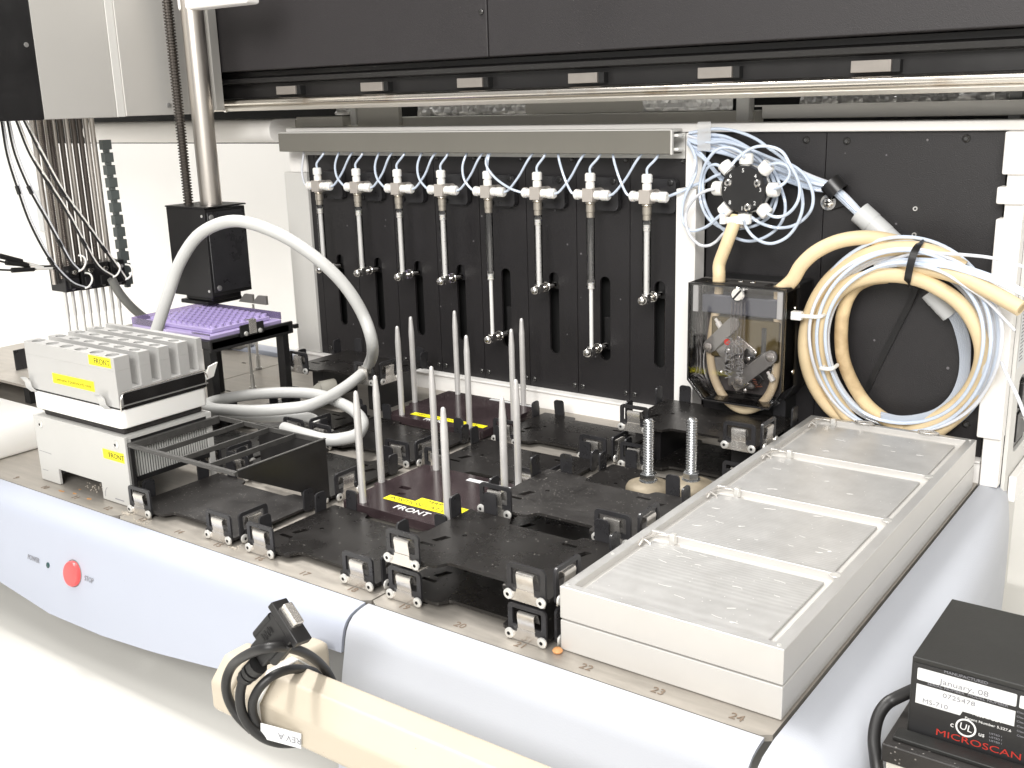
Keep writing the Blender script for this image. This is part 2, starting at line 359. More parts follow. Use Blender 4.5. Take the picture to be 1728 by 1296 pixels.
for x in xs:
    b = zb(x); row = [Vector((x, y, z)) for y, z in prof if z > b+0.002]
    n0 = len(row); zl = row[-1].z
    for k in range(1, 13-n0+1): z = zl+(b-zl)*k/(13-n0); row.append(Vector((x, yprof(z), z)))
    rows.append(row)
ff = thing('front_cover', 'pale blue-white curved front cover with red stop button', 'cover', (-0.3, -0.03, -0.05), world=True)
o = shell(part('panel', MB().grid(rows), m_fascia, ff), 0.0025)
def fy(z): return yprof(z)
bc = Wy(129, 967, -0.03)
yb_ = fy(bc.z)-0.0
bt = part('stop_button', MB().lathe((bc.x, yb_+0.003, bc.z), (0, -1, 0.2), [(0, 0.0110), (0.0056, 0.0110), (0.0066, 0.0103), (0.0069, 0.0090)], 32), m_red, ff)
part('button_collar', MB().lathe((bc.x, yb_+0.004, bc.z), (0, -1, 0.2), [(0, 0.0121), (0.0043, 0.0121), (0.0043, 0.0113), (0.0, 0.0113)], 32, caps=False), m_body, bt)
lc = Wy(90, 951, -0.028)
ld = part('power_lamp', MB().lathe((lc.x, fy(lc.z)+0.002, lc.z), (0, -1, 0.2), [(0, 0.0026), (0.0024, 0.0026), (0.0030, 0.0016)], 18), m_led, ff)
for s_t, q in (('POWER', (65, 940)), ('STOP', (158, 975))):
    p = Wy(q[0], q[1], -0.0285)
    text(ff, s_t, 0.0064, (p.x, fy(p.z)-0.0006, p.z), (1, 0, 0), (0, 0.2, 1), m_inkg, ext=0.0001, sx=0.85)
rows = []
for i in range(16):
    x = 0.0015+i*(0.2965-0.0015)/15
    row = [Vector((x, y, z)) for y, z in prof]
    for z in (-0.052, -0.07, -0.092, -0.128): row.append(Vector((x, yprof(z), z)))
    rows.append(row)
fr = part('front_cover', MB().grid(rows), m_side, None)
shell(fr, 0.0025)
tag(fr, 'plain pale front cover under deck numbers 19 to 24', 'cover')
rows = []
for (y, wd) in ((0.492, 0.018), (0.488, 0.0215), (0.478, 0.024), (0.45, 0.030), (0.41, 0.0360), (0.36, 0.0415), (0.31, 0.0455), (0.25, 0.0490), (0.19, 0.0505), (0.12, 0.0510), (0.05, 0.0510), (0.0, 0.050), (-0.015, 0.048), (-0.026, 0.044), (-0.034, 0.036)):
    x0 = 0.3015; dz = 0 if y > -0.01 else -(abs(y)-0.01)*0.45
    P = [(0, 0.0004), (0.25, 0.0002), (0.5, -0.0015), (0.68, -0.0045), (0.82, -0.0095), (0.92, -0.017), (0.98, -0.028), (1.0, -0.045), (1.01, -0.07), (1.0, -0.128)]
    rows.append([Vector((x0+wd*a, y, z+dz)) for a, z in P])
sd = part('side_cover', MB().grid(rows), m_side, None); shell(sd, 0.0025)
tag(sd, 'smooth white right side cover bulging outward beside the aluminium blocks', 'cover')

# rear frame: ledge, posts, top strip
rf = bpy.data.objects.new('rear_frame', None); COL.objects.link(rf); struct(rf)
YW = 0.475
part('ledge', MB().prism([(0.467, -0.003), (0.467, 0.0145), (0.4685, 0.0175), (0.4655, 0.0185), (0.4655, 0.0205), (0.4705, 0.0212), (0.500, 0.0212), (0.500, -0.003)], 'x', -0.575, 0.2995), m_white, rf, 0.0006)
part('left_post', MB().box(-0.572, -0.5305, 0.4715, 0.50, 0.0214, 0.258), m_whiteg, rf, 0.001)
part('left_post', MB().box(-0.5615, -0.5305, 0.4728, 0.50, 0.2582, 0.3045), m_white, rf, 0.001)
part('top_strip', MB().box(-0.56, 0.3165, 0.4695, 0.50, 0.3050, 0.3135), m_white, rf, 0.0015)
part('top_strip', MB().box(-0.53, 0.0045, 0.4712, 0.4738, 0.2800, 0.3047), m_whiteg, rf)
# divider post between the syringes and the pump
part('divider_post', MB().box(0.0048, 0.0262, 0.4520, 0.4735, 0.0215, 0.2525), m_white, rf, 0.0012)
part('divider_post', MB().box(0.0085, 0.0262, 0.4640, 0.4735, 0.2527, 0.3048), m_white, rf, 0.0012)
# notched right post: wide blocks with narrow waists
for z0, z1, x0 in ((0.2705, 0.3048, 0.2975), (0.2465, 0.2605, 0.2950), (0.045, 0.2345, 0.2962)):
    part('right_post', MB().box(x0, 0.3165, 0.4570, 0.4735, z0, z1), m_white, rf, 0.0015)
part('right_post', MB().box(0.3010, 0.3160, 0.4620, 0.4735, 0.0, 0.3045), m_white, rf, 0.001)
# right side wall of the machine, its +x face shows
sw = holed('side_wall', [(0.4737, -0.02), (0.698, -0.02), (0.698, 0.345), (0.4737, 0.345)], [rrect(0.497, 0.56, 0.022, 0.093, 0.008)], 0.003, 'yz'); sw.transform(Matrix.Translation((0.3180, 0, 0)))
link('side_wall', sw, m_whiteg, rf)
part('side_wall_back', MB().box(0.29, 0.2995, 0.4995, 0.698, -0.02, 0.345), m_body, rf)
pi_ = thing('power_inlet', 'black power inlet socket in the right side wall', 'socket', (0.31, 0.53, 0.05), world=True)
part('shell', MB().box(0.3005, 0.3175, 0.4985, 0.5585, 0.0235, 0.0915), m_bplas, pi_, 0.003)
part('switch', MB().box(0.3178, 0.3215, 0.506, 0.530, 0.062, 0.086), m_brub, pi_, 0.001)
part('socket_face', MB().box(0.3178, 0.3195, 0.506, 0.545, 0.030, 0.056), m_brub, pi_, 0.001)
part('pin', MB().cyl((0.3190, 0.530, 0.047), (0.3206, 0.530, 0.047), 0.002, 10), m_chrome, pi_)
part('side_sill', MB().box(0.3200, 0.3265, 0.488, 0.698, -0.02, 0.004), m_white, rf, 0.001)

# black wall panels: one narrow slotted panel behind every syringe, two wide ones on the right
pw = bpy.data.objects.new('panel_wall', None); COL.objects.link(pw); struct(pw)
SX = [-0.485+0.06579*i for i in range(8)]         # slot centres
PX0 = -0.5188; PP = 0.06557
part('panel_backing', MB().box(-0.53, 0.29, 0.4945, 0.499, 0.0214, 0.3048), m_dark, pw)
part('wall_panel', MB().box(-0.5300, PX0-0.0004, 0.4755, 0.4785, 0.0213, 0.2838), m_panel, pw, 0.0004)
scr = MB().lathe((0, 0, 0), (0, -1, 0), [(0, 0.0030), (0.0012, 0.0028), (0.0020, 0.0018)], 14).mesh('screw')
scr2 = MB().lathe((0, -0.0015, 0), (0, -1, 0), [(0, 0.0012), (0.0008, 0.0012)], 6).mesh('screw_socket')
m_screw = M('black_screw', (0.07, 0.068, 0.066), 0.25, metal=0.7)
m_screwd = M('screw_recess', (0.10, 0.10, 0.10), 0.3, metal=0.6)
def screw(x, y, z, parent, s=1.0):
    o = link('screw', scr, m_screw, parent); o.location = (x, y, z); o.scale = (s, s, s)
    if parent in WORLD: pass
    c = link('socket', scr2, m_screwd, o); return o
for i in range(8):
    x0 = PX0+PP*i+0.0004; x1 = PX0+PP*(i+1)-0.0004; sx = SX[i]
    slot = rrect(sx-0.0064, sx+0.0064, 0.0635, 0.1555, 0.0063, 6)
    me = holed('wall_panel', [(x0, 0.0213), (x1, 0.0213), (x1, 0.2838), (x0, 0.2838)], [slot], 0.003, 'xz'); me.transform(Matrix.Translation((0, 0.477, 0)))
    pn = link('wall_panel', me, m_panel, pw)
    for dx in (0.0055, PP-0.0055):
        for z in (0.0304, 0.2777): screw(x0+dx, 0.4756, z, pn)
    rail = part('slide_rail', MB().cyl((sx+0.0022, 0.4855, 0.05), (sx+0.0022, 0.4855, 0.17), 0.0016, 10), m_shaft, pw)
part('wall_panel', MB().box(PX0+PP*8+0.0004, 0.0047, 0.4755, 0.4785, 0.0213, 0.2838), m_panel, pw, 0.0004)
for (x0, x1, hs) in ((0.0268, 0.1436, ((0.125, 0.2975), (0.045, 0.2975), (0.125, 0.03))), (0.1444, 0.2972, ((0.1625, 0.2965), (0.264, 0.2985), (0.2835, 0.05)))):
    me = holed('wall_panel', [(x0, 0.0213), (x1, 0.0213), (x1, 0.3047), (x0, 0.3047)], [], 0.003, 'xz'); me.transform(Matrix.Translation((0, 0.477, 0)))
    pn = link('wall_panel', me, m_panel, pw)
    for hx, hz in hs: screw(hx, 0.4756, hz, pn, 1.15)
for q in ((1545, 352), (1490, 372), (1543, 396)):
    p = Wy(q[0], q[1], 0.4755)
    o = part('stud', MB().lathe((p.x, 0.4757, p.z), (0, -1, 0), [(0, 0.0020), (0.002, 0.0019), (0.002, 0.0012), (0.0005, 0.0011)], 14, caps=False), m_rivet, pw)

# ---------------------------------------------------------------- overhead gantry
gy = 0.405
gc = thing('gantry_cover', 'wide black overhead gantry cover made of two panels', 'cover', (-0.2, gy, 0.39), world=True)
part('cover_panel', MB().box(-1.3, -0.1840, gy, gy+0.10, 0.3830, 0.62), m_cover, gc, 0.0015)
part('cover_panel', MB().box(-0.1830, 1.0, gy, gy+0.10, 0.3830, 0.62), m_cover, gc, 0.0015)
for x in (-0.1905,): 
    o = part('screw', MB().lathe((x, gy, 0.4265), (0, -1, 0), [(0, 0.0030), (0.0012, 0.0028), (0.002, 0.0016)], 14), m_screw, gc)
gb = thing('gantry_beam', 'black gantry extrusion with stepped lips below the overhead cover', 'beam', (-0.2, 0.43, 0.36), world=True)
part('extrusion', MB().prism([(0.430, 0.3515), (0.430, 0.3680), (0.418, 0.3690), (0.4165, 0.3745), (0.425, 0.3765), (0.425, 0.3825), (0.51, 0.3825), (0.51, 0.3515)], 'x', -1.3, 1.0), M('extrusion_black', (0.016, 0.015, 0.015), 0.35, var=0.1, vscale=20), gb, 0.0006)
rl = thing('guide_rail', 'long polished steel guide rail under the gantry', 'rail', (-0.2, 0.42, 0.345), world=True)
part('shaft', MB().cyl((-1.3, 0.4165, 0.3462), (1.0, 0.4165, 0.3462), 0.0046, 20), m_rail, rl)
part('rail_bar', MB().prism([(0.4140, 0.3362), (0.4125, 0.3400), (0.4140, 0.3415), (0.430, 0.3440), (0.436, 0.3510), (0.445, 0.3510), (0.445, 0.3362)], 'x', -1.3, 1.0), m_rail2, rl, 0.0005)
for k in range(6):
    x = -0.4995+0.1395*k
    b_ = thing('rail_block', ['', 'second ', 'third ', 'fourth ', 'fifth ', ''][k]+'small grey block above the guide rail'+[', leftmost of the six', ' from the left', ' from the left', ' from the left', ' from the left', ', rightmost of the six'][k], 'block', (x, 0.42, 0.3590), 'blocks along the guide rail')
    if k == 0: 
        face = MB().box(-0.0165, 0.0165, -0.0010, 0.0112, -0.0048, 0.0048).mesh('face'); body = MB().box(0.0167, 0.0230, 0.0015, 0.0112, -0.0050, 0.0046).mesh('side_cap')
    link('face', face, M('block_grey', (0.36, 0.33, 0.30), 0.35, metal=0.5, var=0.06, vscale=50), b_, 0.0005); link('side_cap', body, m_dark, b_)

# what shows in the slit between rail and wall top
slit = thing('rear_crossbeam', 'grey painted crossbeam behind the tubing duct', 'beam', (-0.2, 0.51, 0.32), world=True)
part('beam', MB().box(-0.60, 0.060, 0.508, 0.530, 0.3095, 0.3240), m_greybeam, slit, 0.001)
part('beam_top', MB().box(-0.215, 0.025, 0.512, 0.530, 0.3242, 0.3480), m_greybeam, slit, 0.001)
part('bracket', MB().box(-0.4735, -0.4640, 0.498, 0.512, 0.3145, 0.3500), m_whiteg, slit, 0.002)
part('bracket', MB().box(0.0440, 0.0580, 0.498, 0.512, 0.3140, 0.3500), m_whiteg, slit, 0.002)
part('web', MB().box(-0.4638, -0.395, 0.5015, 0.5075, 0.3142, 0.3500), m_greybeam, slit)
part('tray', MB().box(-0.56, -0.478, 0.489, 0.506, 0.3142, 0.3268), m_greybeam, slit, 0.001)
rb = thing('rear_bar', 'light grey bar above the right wall panels', 'bar', (0.2, 0.51, 0.32), world=True)
part('bar', MB().box(0.0720, 0.400, 0.496, 0.512, 0.3165, 0.3280), m_silver, rb, 0.001)
part('bar_lip', MB().box(0.0660, 0.400, 0.493, 0.496, 0.3275, 0.3290), m_silver, rb)
struct(part('dark_slit_sheet', MB().box(-1.3, 1.0, 0.556, 0.56, 0.29, 0.62), m_dark))  # black sheet added to keep the slit background dark
def foil(x0, x1, y, z0, z1, label):
    nx = max(6, int((x1-x0)/0.004)); nz = 7; rows = []
    for i in range(nx+1):
        rows.append([Vector((x0+(x1-x0)*i/nx+random.uniform(-.001, .001), y+random.uniform(-.0035, .0035), z0+(z1-z0)*j/nz)) for j in range(nz+1)])
    f_ = part('foil_duct', MB().grid(rows), m_foil, None, ang=20); s_ = f_.modifiers.new('solid', 'SOLIDIFY'); s_.thickness = 0.0004; tag(f_, label, 'foil')
foil(-0.40, -0.235, 0.545, 0.3245, 0.352, 'crumpled silver foil strip left, behind the crossbeam')
foil(-0.060, 0.040, 0.504, 0.3252, 0.352, 'short crumpled silver foil strip beside the white bracket')
foil(0.095, 0.40, 0.535, 0.3285, 0.362, 'long bright crumpled foil strip above the light grey bar')
foil(-0.545, -0.482, 0.545, 0.3275, 0.345, 'dim crumpled foil in the dark gap above the left tray')

# white rounded cover running off to the left at the back
pc = []
for a in range(0, 181, 20): pc.append((0.470-0.012*math.sin(math.radians(a))-0.004, 0.3105+0.0148*math.cos(math.radians(a))))
pc += [(0.50, 0.2957), (0.50, 0.3253)]
lcv = part('rear_rail_cover', MB().prism(pc, 'x', -0.985, -0.574), m_white, None, 0.001); tag(lcv, 'white rounded rail cover behind the left arm', 'cover')
struct(part('rear_rim', MB().box(-0.960, -0.5755, 0.4885, 0.515, -0.006, 0.006), m_fascia, None, 0.002))

# grey tubing duct above the syringes
du = thing('tubing_duct', 'long grey tubing duct above the row of syringes', 'duct', (-0.28, 0.46, 0.29), world=True)
part('cover', MB().box(-0.5470, 0.0020, 0.4440, 0.4465, 0.2856, 0.3078), m_duct, du, 0.0008)
part('lid', MB().box(-0.5470, 0.0024, 0.4466, 0.4690, 0.3062, 0.3090), m_whiteg, du, 0.0008)
part('floor', MB().box(-0.5470, 0.0020, 0.4466, 0.4690, 0.2853, 0.2868), m_duct, du, 0.0005)
part('end_trim', MB().box(0.0022, 0.0040, 0.4438, 0.4475, 0.2850, 0.3085), m_whiteg, du, 0.0004)
for z in (0.2900, 0.3030): part('end_hook', MB().box(0.0022, 0.0075, 0.450, 0.462, z-0.0014, z+0.0014), m_wplas, du, 0.0006)

# ================================================================ syringe pumps
ORD = ['leftmost', 'second from the left', 'third from the left', 'fourth from the left', 'fifth from the left', 'sixth from the left', 'seventh from the left', 'rightmost']
YV = 0.447 - 0.475      # syringe axis in front of the panel (local y)
def syringe_meshes():
    m_ = {}
    m_['mount_plate'] = holed('mount_plate', rrect(-0.0145, 0.0215, 0.2265, 0.2605, 0.005), [], 0.007, 'xz'); m_['mount_plate'].transform(Matrix.Translation((0, -0.0050, 0)))
    m_['mount_screw'] = MB().lathe((0, -0.0086, 0), (0, -1, 0), [(0, 0.0034), (0.0010, 0.0033), (0.0014, 0.0026)], 14).box(-0.0028, 0.0028, -0.0104, -0.0100, -0.0004, 0.0004).mesh('mount_screw')
    y = YV
    m_['valve_neck'] = MB().cyl((0, -0.0086, 0.2442), (0, y+0.006, 0.2442), 0.0062, 16).mesh('valve_neck')
    m_['valve_block'] = MB().box(-0.0060, 0.0060, y-0.0065, y+0.0065, 0.2375, 0.2510).mesh('valve_block')
    def nut(d, far):
        p = Vector((0, y, 0.2442)); b = MB()
        b.lathe(p+Vector(d)*0.0062, d, [(0, 0.0047), (0.0062, 0.0047), (0.0064, 0.0040), (0.0076, 0.0040), (0.0078, 0.0054), (far-0.0014, 0.0054), (far, 0.0042), (far, 0.0012)], 18)
        return b.mesh('fitting')
    m_['fit_t'] = nut((0, 0, 1), 0.0160); m_['fit_l'] = nut((-1, 0, 0), 0.0125); m_['fit_r'] = nut((1, 0, 0), 0.0165)
    m_['hub'] = MB().lathe((0, y, 0.2374), (0, 0, -1), [(0, 0.0050), (0.0015, 0.0054), (0.0026, 0.0040), (0.0032, 0.0046), (0.0105, 0.0046), (0.0110, 0.0041), (0.0160, 0.0041), (0.0164, 0.0036)], 18).mesh('hub')
    m_['barrel'] = MB().lathe((0, y, 0.2210), (0, 0, -1), [(0, 0.0044), (0.0705, 0.0044), (0.0712, 0.0050), (0.0726, 0.0050)], 20).mesh('barrel')
    m_['scale_print'] = None
    return m_
SM = syringe_meshes()
m_prod = M('plunger_steel', (0.90, 0.89, 0.87), 0.22, metal=0.15)
for i in range(8):
    lab = 'syringe pump with white cross valve, %s of eight' % ORD[i]
    lab += ', plunger drawn far down' if i in (4, 6) else ', plunger up'
    t = thing('syringe_pump', lab, 'syringe pump', (SX[i], 0.475, 0), 'row of eight syringe pumps on the black panels')
    jx = random.uniform(-0.0006, 0.0006)
    link('mount_plate', SM['mount_plate'], m_tab, t)
    for dx, dz in ((0.0155, 0.2565), (-0.0100, 0.2300)):
        o = link('mount_screw', SM['mount_screw'], m_bplas, t); o.location = (dx, 0, dz); o.rotation_euler = (0, random.uniform(0, 3), 0)
    link('valve_neck', SM['valve_neck'], m_valve, t)
    vb = link('valve_block', SM['valve_block'], m_valve, t, 0.0004)
    for n in ('fit_t', 'fit_l', 'fit_r'): link('fitting', SM[n], m_nut, vb)
    link('hub', SM['hub'], m_hub, t)
    link('barrel', SM['barrel'], m_glass, t)
    zb_ = 0.0805 if i in (4, 6) else 0.1420          # clamp height
    ztop = 0.1530 if i in (4, 6) else 0.2165
    pl = part('plunger_rod', MB().cyl((0, YV, zb_+0.003), (0, YV, ztop-0.004), 0.0021 if i in (4, 6) else 0.0027, 14), m_prod, t)
    part('plunger_seal', MB().lathe((0, YV, ztop-0.006), (0, 0, 1), [(0, 0.0034), (0.0012, 0.0039), (0.0018, 0.0031), (0.0030, 0.0039), (0.0038, 0.0031), (0.0050, 0.0039), (0.0060, 0.0034)], 14), m_nut, pl)
    cl = part('plunger_clamp', MB().box(-0.0034, 0.0034, YV-0.0045, YV+0.0040, zb_-0.0048, zb_+0.0048), m_chrome, t, 0.0008)
    part('thumb_screw', MB().lathe((0, YV-0.0045, zb_-0.0006), (0, -1, 0), [(0, 0.0046), (0.0020, 0.0052), (0.0052, 0.0050), (0.0076, 0.0034), (0.0084, 0.0014)], 16), m_chrome, cl)
    part('clamp_stud', MB().lathe((0, YV+0.0040, zb_), (0, 1, 0), [(0, 0.0020), (0.0040, 0.0020), (0.0040, 0.0050), (0.0085, 0.0050), (0.0085, 0.0056), (0.0100, 0.0056), (0.0100, 0.0036), (0.0240, 0.0036)], 12), m_chrome, cl)
    part('carriage', MB().box(-0.0046, 0.0050, 0.006, 0.012, zb_-0.006, zb_+0.030), m_bplas, t, 0.0006)
    if i in (5, 7, 3, 6):
        g = MB()
        for k in range(11): g.box(0.0031, 0.0034 if k % 5 else 0.0036, YV-0.0022-(0.0006 if k % 5 == 0 else 0), YV-0.0014, 0.160+0.0052*k, 0.1605+0.0052*k)
        part('scale_marks', g, m_inkg, t)
# tubes between the fittings and the duct
for i in range(8):
    x = SX[i]; y = 0.447; z = 0.2442
    e = 'valve %s' % ORD[i]
    topx = x+(0.010 if i != 4 else 0.004)+random.uniform(-0.001, 0.001)
    tag(part('tube', MB().tube([(x, y, z+0.0215), (x+0.0005, y, z+0.028), (topx-0.002, y+0.002, z+0.037), (topx, y+0.008, z+0.046)], 0.00135, 8), m_ptfe), 'thin clear tube from duct to top fitting of %s' % e, 'tube', 'tubes above the syringe valves')
    lx = x-0.0180
    if i == 0: P = [(lx, y, z), (lx-0.006, y, z+0.002), (lx-0.013, y+0.004, z+0.018), (lx-0.010, y+0.008, z+0.046)]
    elif i == 5: P = [(lx, y-0.002, z), (lx-0.012, y-0.008, z+0.005), (lx-0.030, y-0.010, z+0.016), (lx-0.046, y-0.004, z+0.030), (lx-0.048, y+0.006, z+0.044)]
    elif i in (6, 7): P = [(lx, y, z), (lx-0.005, y-0.001, z+0.003), (lx-0.012, y-0.002, z+0.017), (lx-0.020, y+0.001, z+0.034), (lx-0.026, y+0.008, z+0.045)]
    else: P = [(lx, y, z), (lx-0.005, y-0.001, z+0.003), (lx-0.013, y-0.002, z+0.013), (lx-0.0165, y+0.001, z+0.028), (lx-0.0130, y+0.008, z+0.045)]
    tag(part('tube', MB().tube(P, 0.00135, 8), m_ptfe if i else m_ptfew), 'thin clear tube curving up from left fitting of %s' % e, 'tube', 'tubes above the syringe valves')
    rx = x+0.0222
    if i < 7:
        j = random.uniform(-0.002, 0.002)
        P = [(rx, y, z-0.0003), (rx+0.006, y+0.001, z+0.003), (rx+0.018, y+0.003, z+0.017), (rx+0.030+j, y+0.003, z+0.034), (rx+0.037+j, y+0.008, z+0.045)]
        tag(part('tube', MB().tube(P, 0.00135, 8), m_ptfe), 'thin clear tube rising diagonally from right fitting of %s' % e, 'tube', 'tubes above the syringe valves')

# ================================================================ tubing by the duct end and the eight-port valve
def c2(x, y, Y): return Wy(1150+x/5.4, 180+y/5.4, Y)          # readings taken from an enlarged view of the photograph
def c3(x, y, Y): return Wy(1320+x/3.6, 380+y/3.6, Y)
def loop(pts, Y0, Y1, r, mat, label, cat='tube', group='loose tubing by the eight-port valve', f=c2, name='tube', seg=8, jit=0.002):
    n = len(pts); P = []
    for k, (x, y) in enumerate(pts):
        Y = Y0+(Y1-Y0)*k/(n-1)+jit*math.sin(k*1.9+x*0.01); P.append(f(x, y, Y))
    return tag(part(name, MB().tube(P, r, seg, 5), mat), label, cat, group)
TR = 0.0015
loop([(840, 757), (900, 725), (960, 670), (988, 600), (960, 540), (880, 515), (800, 530), (760, 560)], 0.432, 0.434, TR, m_ptfe, 'short clear tube looping from right port to upper right port')
loop([(772, 962), (830, 1000), (920, 1000), (1000, 950), (1060, 860), (1078, 750), (1050, 640), (985, 520), (920, 415), (820, 368), (700, 362), (590, 405), (500, 480), (450, 540)], 0.432, 0.430, TR, m_ptfe, 'clear tube circling from lower right port to upper left port')
loop([(565, 1030), (590, 1100), (650, 1180), (740, 1235), (840, 1245), (960, 1190), (1050, 1080), (1100, 940), (1100, 810), (1060, 680), (990, 550), (910, 460), (800, 380), (680, 295), (540, 235), (400, 205), (260, 205), (70, 240)], 0.432, 0.455, TR, m_ptfe, 'clear tube in the largest loop below the bottom port')
loop([(610, 985), (700, 1050), (800, 1090), (900, 1105), (1020, 1085), (1120, 1020), (1185, 930), (1200, 820), (1170, 710), (1100, 600), (990, 525), (850, 480), (700, 420), (520, 350), (380, 320), (250, 325), (60, 300)], 0.440, 0.456, TR, m_ptfe, 'clear tube in the widest loop to the right of the ports')
loop([(385, 965), (330, 1010), (250, 1080), (170, 1120), (90, 1130), (35, 1085), (5, 1000), (10, 900), (40, 800), (90, 700), (130, 600), (130, 480), (100, 390), (60, 320)], 0.432, 0.452, TR, m_ptfe, 'clear tube from lower left port swinging across the white post')
loop([(305, 750), (230, 765), (150, 810), (80, 890), (40, 980), (45, 1090), (90, 1190), (170, 1260), (250, 1265), (320, 1225), (380, 1160), (450, 1110)], 0.430, 0.446, TR, m_ptfew, 'clear tube from left port drooping lowest over the post')
loop([(370, 555), (310, 528), (240, 555), (200, 640), (195, 760), (215, 880), (270, 1000), (340, 1080), (430, 1160), (530, 1210), (640, 1225), (760, 1190), (870, 1110), (935, 1000), (945, 880), (910, 750), (850, 600), (760, 480), (620, 380), (470, 300), (330, 260), (60, 265)], 0.438, 0.460, TR, m_ptfe, 'clear tube from upper left port circling behind the valve')
loop([(572, 460), (540, 415), (460, 378), (370, 375), (290, 420), (220, 520), (180, 640), (165, 780), (185, 900), (240, 1010), (320, 1080), (420, 1120), (540, 1110), (680, 1080), (800, 1000), (860, 880), (865, 760), (830, 640), (760, 540), (650, 430), (500, 340), (330, 300), (60, 310)], 0.430, 0.462, TR, m_ptfe, 'clear tube from top port winding once around the valve')
loop([(360, 610), (290, 640), (220, 680), (130, 710), (70, 740), (0, 770), (-60, 795), (-110, 815)], 0.447, 0.447, TR, m_ptfe, 'clear tube joining the rightmost syringe valve to the loops')
loop([(60, 340), (130, 420), (210, 480), (300, 590), (380, 690)], 0.455, 0.452, TR, m_ptfe, 'clear tube slanting from the duct down behind the valve, upper of two')
loop([(60, 330), (160, 410), (240, 500), (330, 610), (395, 665)], 0.458, 0.455, TR, m_ptfe, 'clear tube slanting from the duct down behind the valve, lower of two')
loop([(750, 560), (830, 660), (850, 780), (820, 890), (760, 980), (680, 1030), (600, 1045)], 0.455, 0.455, TR, m_ptfe, 'clear tube hugging the right rim of the valve')
loop([(90, 380), (120, 460), (120, 560), (90, 670), (40, 790), (15, 900), (10, 1000)], 0.450, 0.446, TR, m_ptfew, 'clear tube hanging along the edge of the white post')
BND = []
for k in range(11):
    o1 = (k-5)*13.0; o2 = (k-5)*12.0; o3 = (k-5)*10.0
    P = [(60, 265+k*8), (160, 290+k*9+random.uniform(-6, 6)), (300, 330+o1*1.2), (480, 400+o1+random.uniform(-10, 10)), (700, 500+o1*0.9), (950, 600+o2*1.2), (1180, 690+o2), (1350, 735+o3*0.8), (1400, 760+o3*0.8), (1500, 850+o3*0.9), (1600, 950+o3*0.8), (1680, 1040+o3*0.7)]
    loop(P, 0.458+0.004*math.sin(k), 0.464+0.003*math.cos(k*2), TR, m_ptfe if k % 3 else m_ptfew, 'clear tube in the bundle running from duct to black clamp, %s from the top' % ['first', 'second', 'third', 'fourth', 'fifth', 'sixth', 'seventh', 'eighth', 'ninth', 'tenth', 'eleventh'][k], group='tube bundle through the black clamp', jit=0.0008)
# white tie holding the fan of tubes together
p = c2(200, 265, 0.452)
tag(part('cable_tie', MB().box(p.x-0.0070, p.x+0.0070, 0.4530, 0.4535, p.z-0.014, p.z+0.013), clear('tie_film', (0.95, 0.95, 0.95), 0.03, 0.2, 0.30, (0.9, 0.9, 0.9)), None, 0.0003), 'milky strap holding the tube fan beside the duct end', 'strap')
# clamp
cp = c2(1395, 735, 0.462)
pcl = thing('pipe_clamp', 'black plastic clamp screwed to the panel around the tube bundle', 'clamp', (cp.x, 0.475, cp.z))
ax = (c2(1440, 790, 0.462)-c2(1350, 690, 0.462)).normalized()
part('loop', MB().lathe(-ax*0.0065+Vector((0, -0.013, 0)), ax, [(0, 0.0100), (0.013, 0.0100), (0.013, 0.0086), (0, 0.0086), (0, 0.0100)], 24, caps=False), m_bplas, pcl)
sp = c2(1345, 870, 0.4745)-Vector((cp.x, 0.475, cp.z))
part('foot', MB().obox((sp.x*0.6+0.001, -0.0016, sp.z*0.6), (0.0062, 0, 0.002), (0, 0.0012, 0), (-0.004, 0, 0.0110)), m_bplas, pcl, 0.0008)
cs = part('clamp_screw', MB().lathe((sp.x, -0.002, sp.z), (0, -1, 0), [(0, 0.0072), (0.0010, 0.0072), (0.0010, 0.0050), (0.0030, 0.0046), (0.0040, 0.0030)], 20), m_chrome, pcl)
part('slot', MB().box(sp.x-0.0025, sp.x+0.0025, -0.0064, -0.0059, sp.z-0.0006, sp.z+0.0006).box(sp.x-0.0006, sp.x+0.0006, -0.0064, -0.0059, sp.z-0.0025, sp.z+0.0025), m_dark, cs)

# eight-port valve
vc = Wy(1253, 320, 0.432)
ev = thing('selector_valve', 'round black eight-port valve with white nuts', 'valve', (vc.x, 0.475, vc.z))
yf = 0.432-0.475
part('body', MB().lathe((0, 0, 0), (0, -1, 0), [(0, 0.0185), (-yf-0.013, 0.0185), (-yf-0.012, 0.0215), (-yf-0.001, 0.0215), (-yf, 0.0205)], 40), m_bplas, ev)
part('rim', MB().lathe((0, yf+0.0135, 0), (0, -1, 0), [(0, 0.0222), (0.0035, 0.0222)], 40), m_rivet, ev)
for k in range(8):
    a = math.radians(-90+45*k); d = Vector((math.cos(a), 0, math.sin(a)))
    nb_ = MB().lathe(d*0.0200+Vector((0, yf+0.0065, 0)), d, [(0, 0.0038), (0.0026, 0.0038), (0.0026, 0.0062), (0.0036, 0.0067), (0.0112, 0.0067), (0.0124, 0.0056), (0.0124, 0.0012)], 10)
    part('port_nut', nb_, m_nut, ev, 0.0004)
    d2 = Vector((math.cos(a), 0, math.sin(a)))*0.0172
    text(ev, str(k+1), 0.0052, (d2.x, yf-0.0001, d2.z), (1, 0, 0), (0, 0, 1), m_inkw, 'port_number')
for ax_, az_ in ((-0.0142, 0.0060), (0.0142, 0.0060), (0.0055, -0.0160)):
    s1 = part('face_screw', MB().lathe((ax_, yf, az_), (0, -1, 0), [(0, 0.0034), (0.0012, 0.0034), (0.0020, 0.0024)], 16), m_chrome, ev)
    part('socket', MB().lathe((ax_, yf-0.0019, az_), (0, -1, 0), [(0, 0.0014), (0.0003, 0.0014)], 6), m_dark, s1)
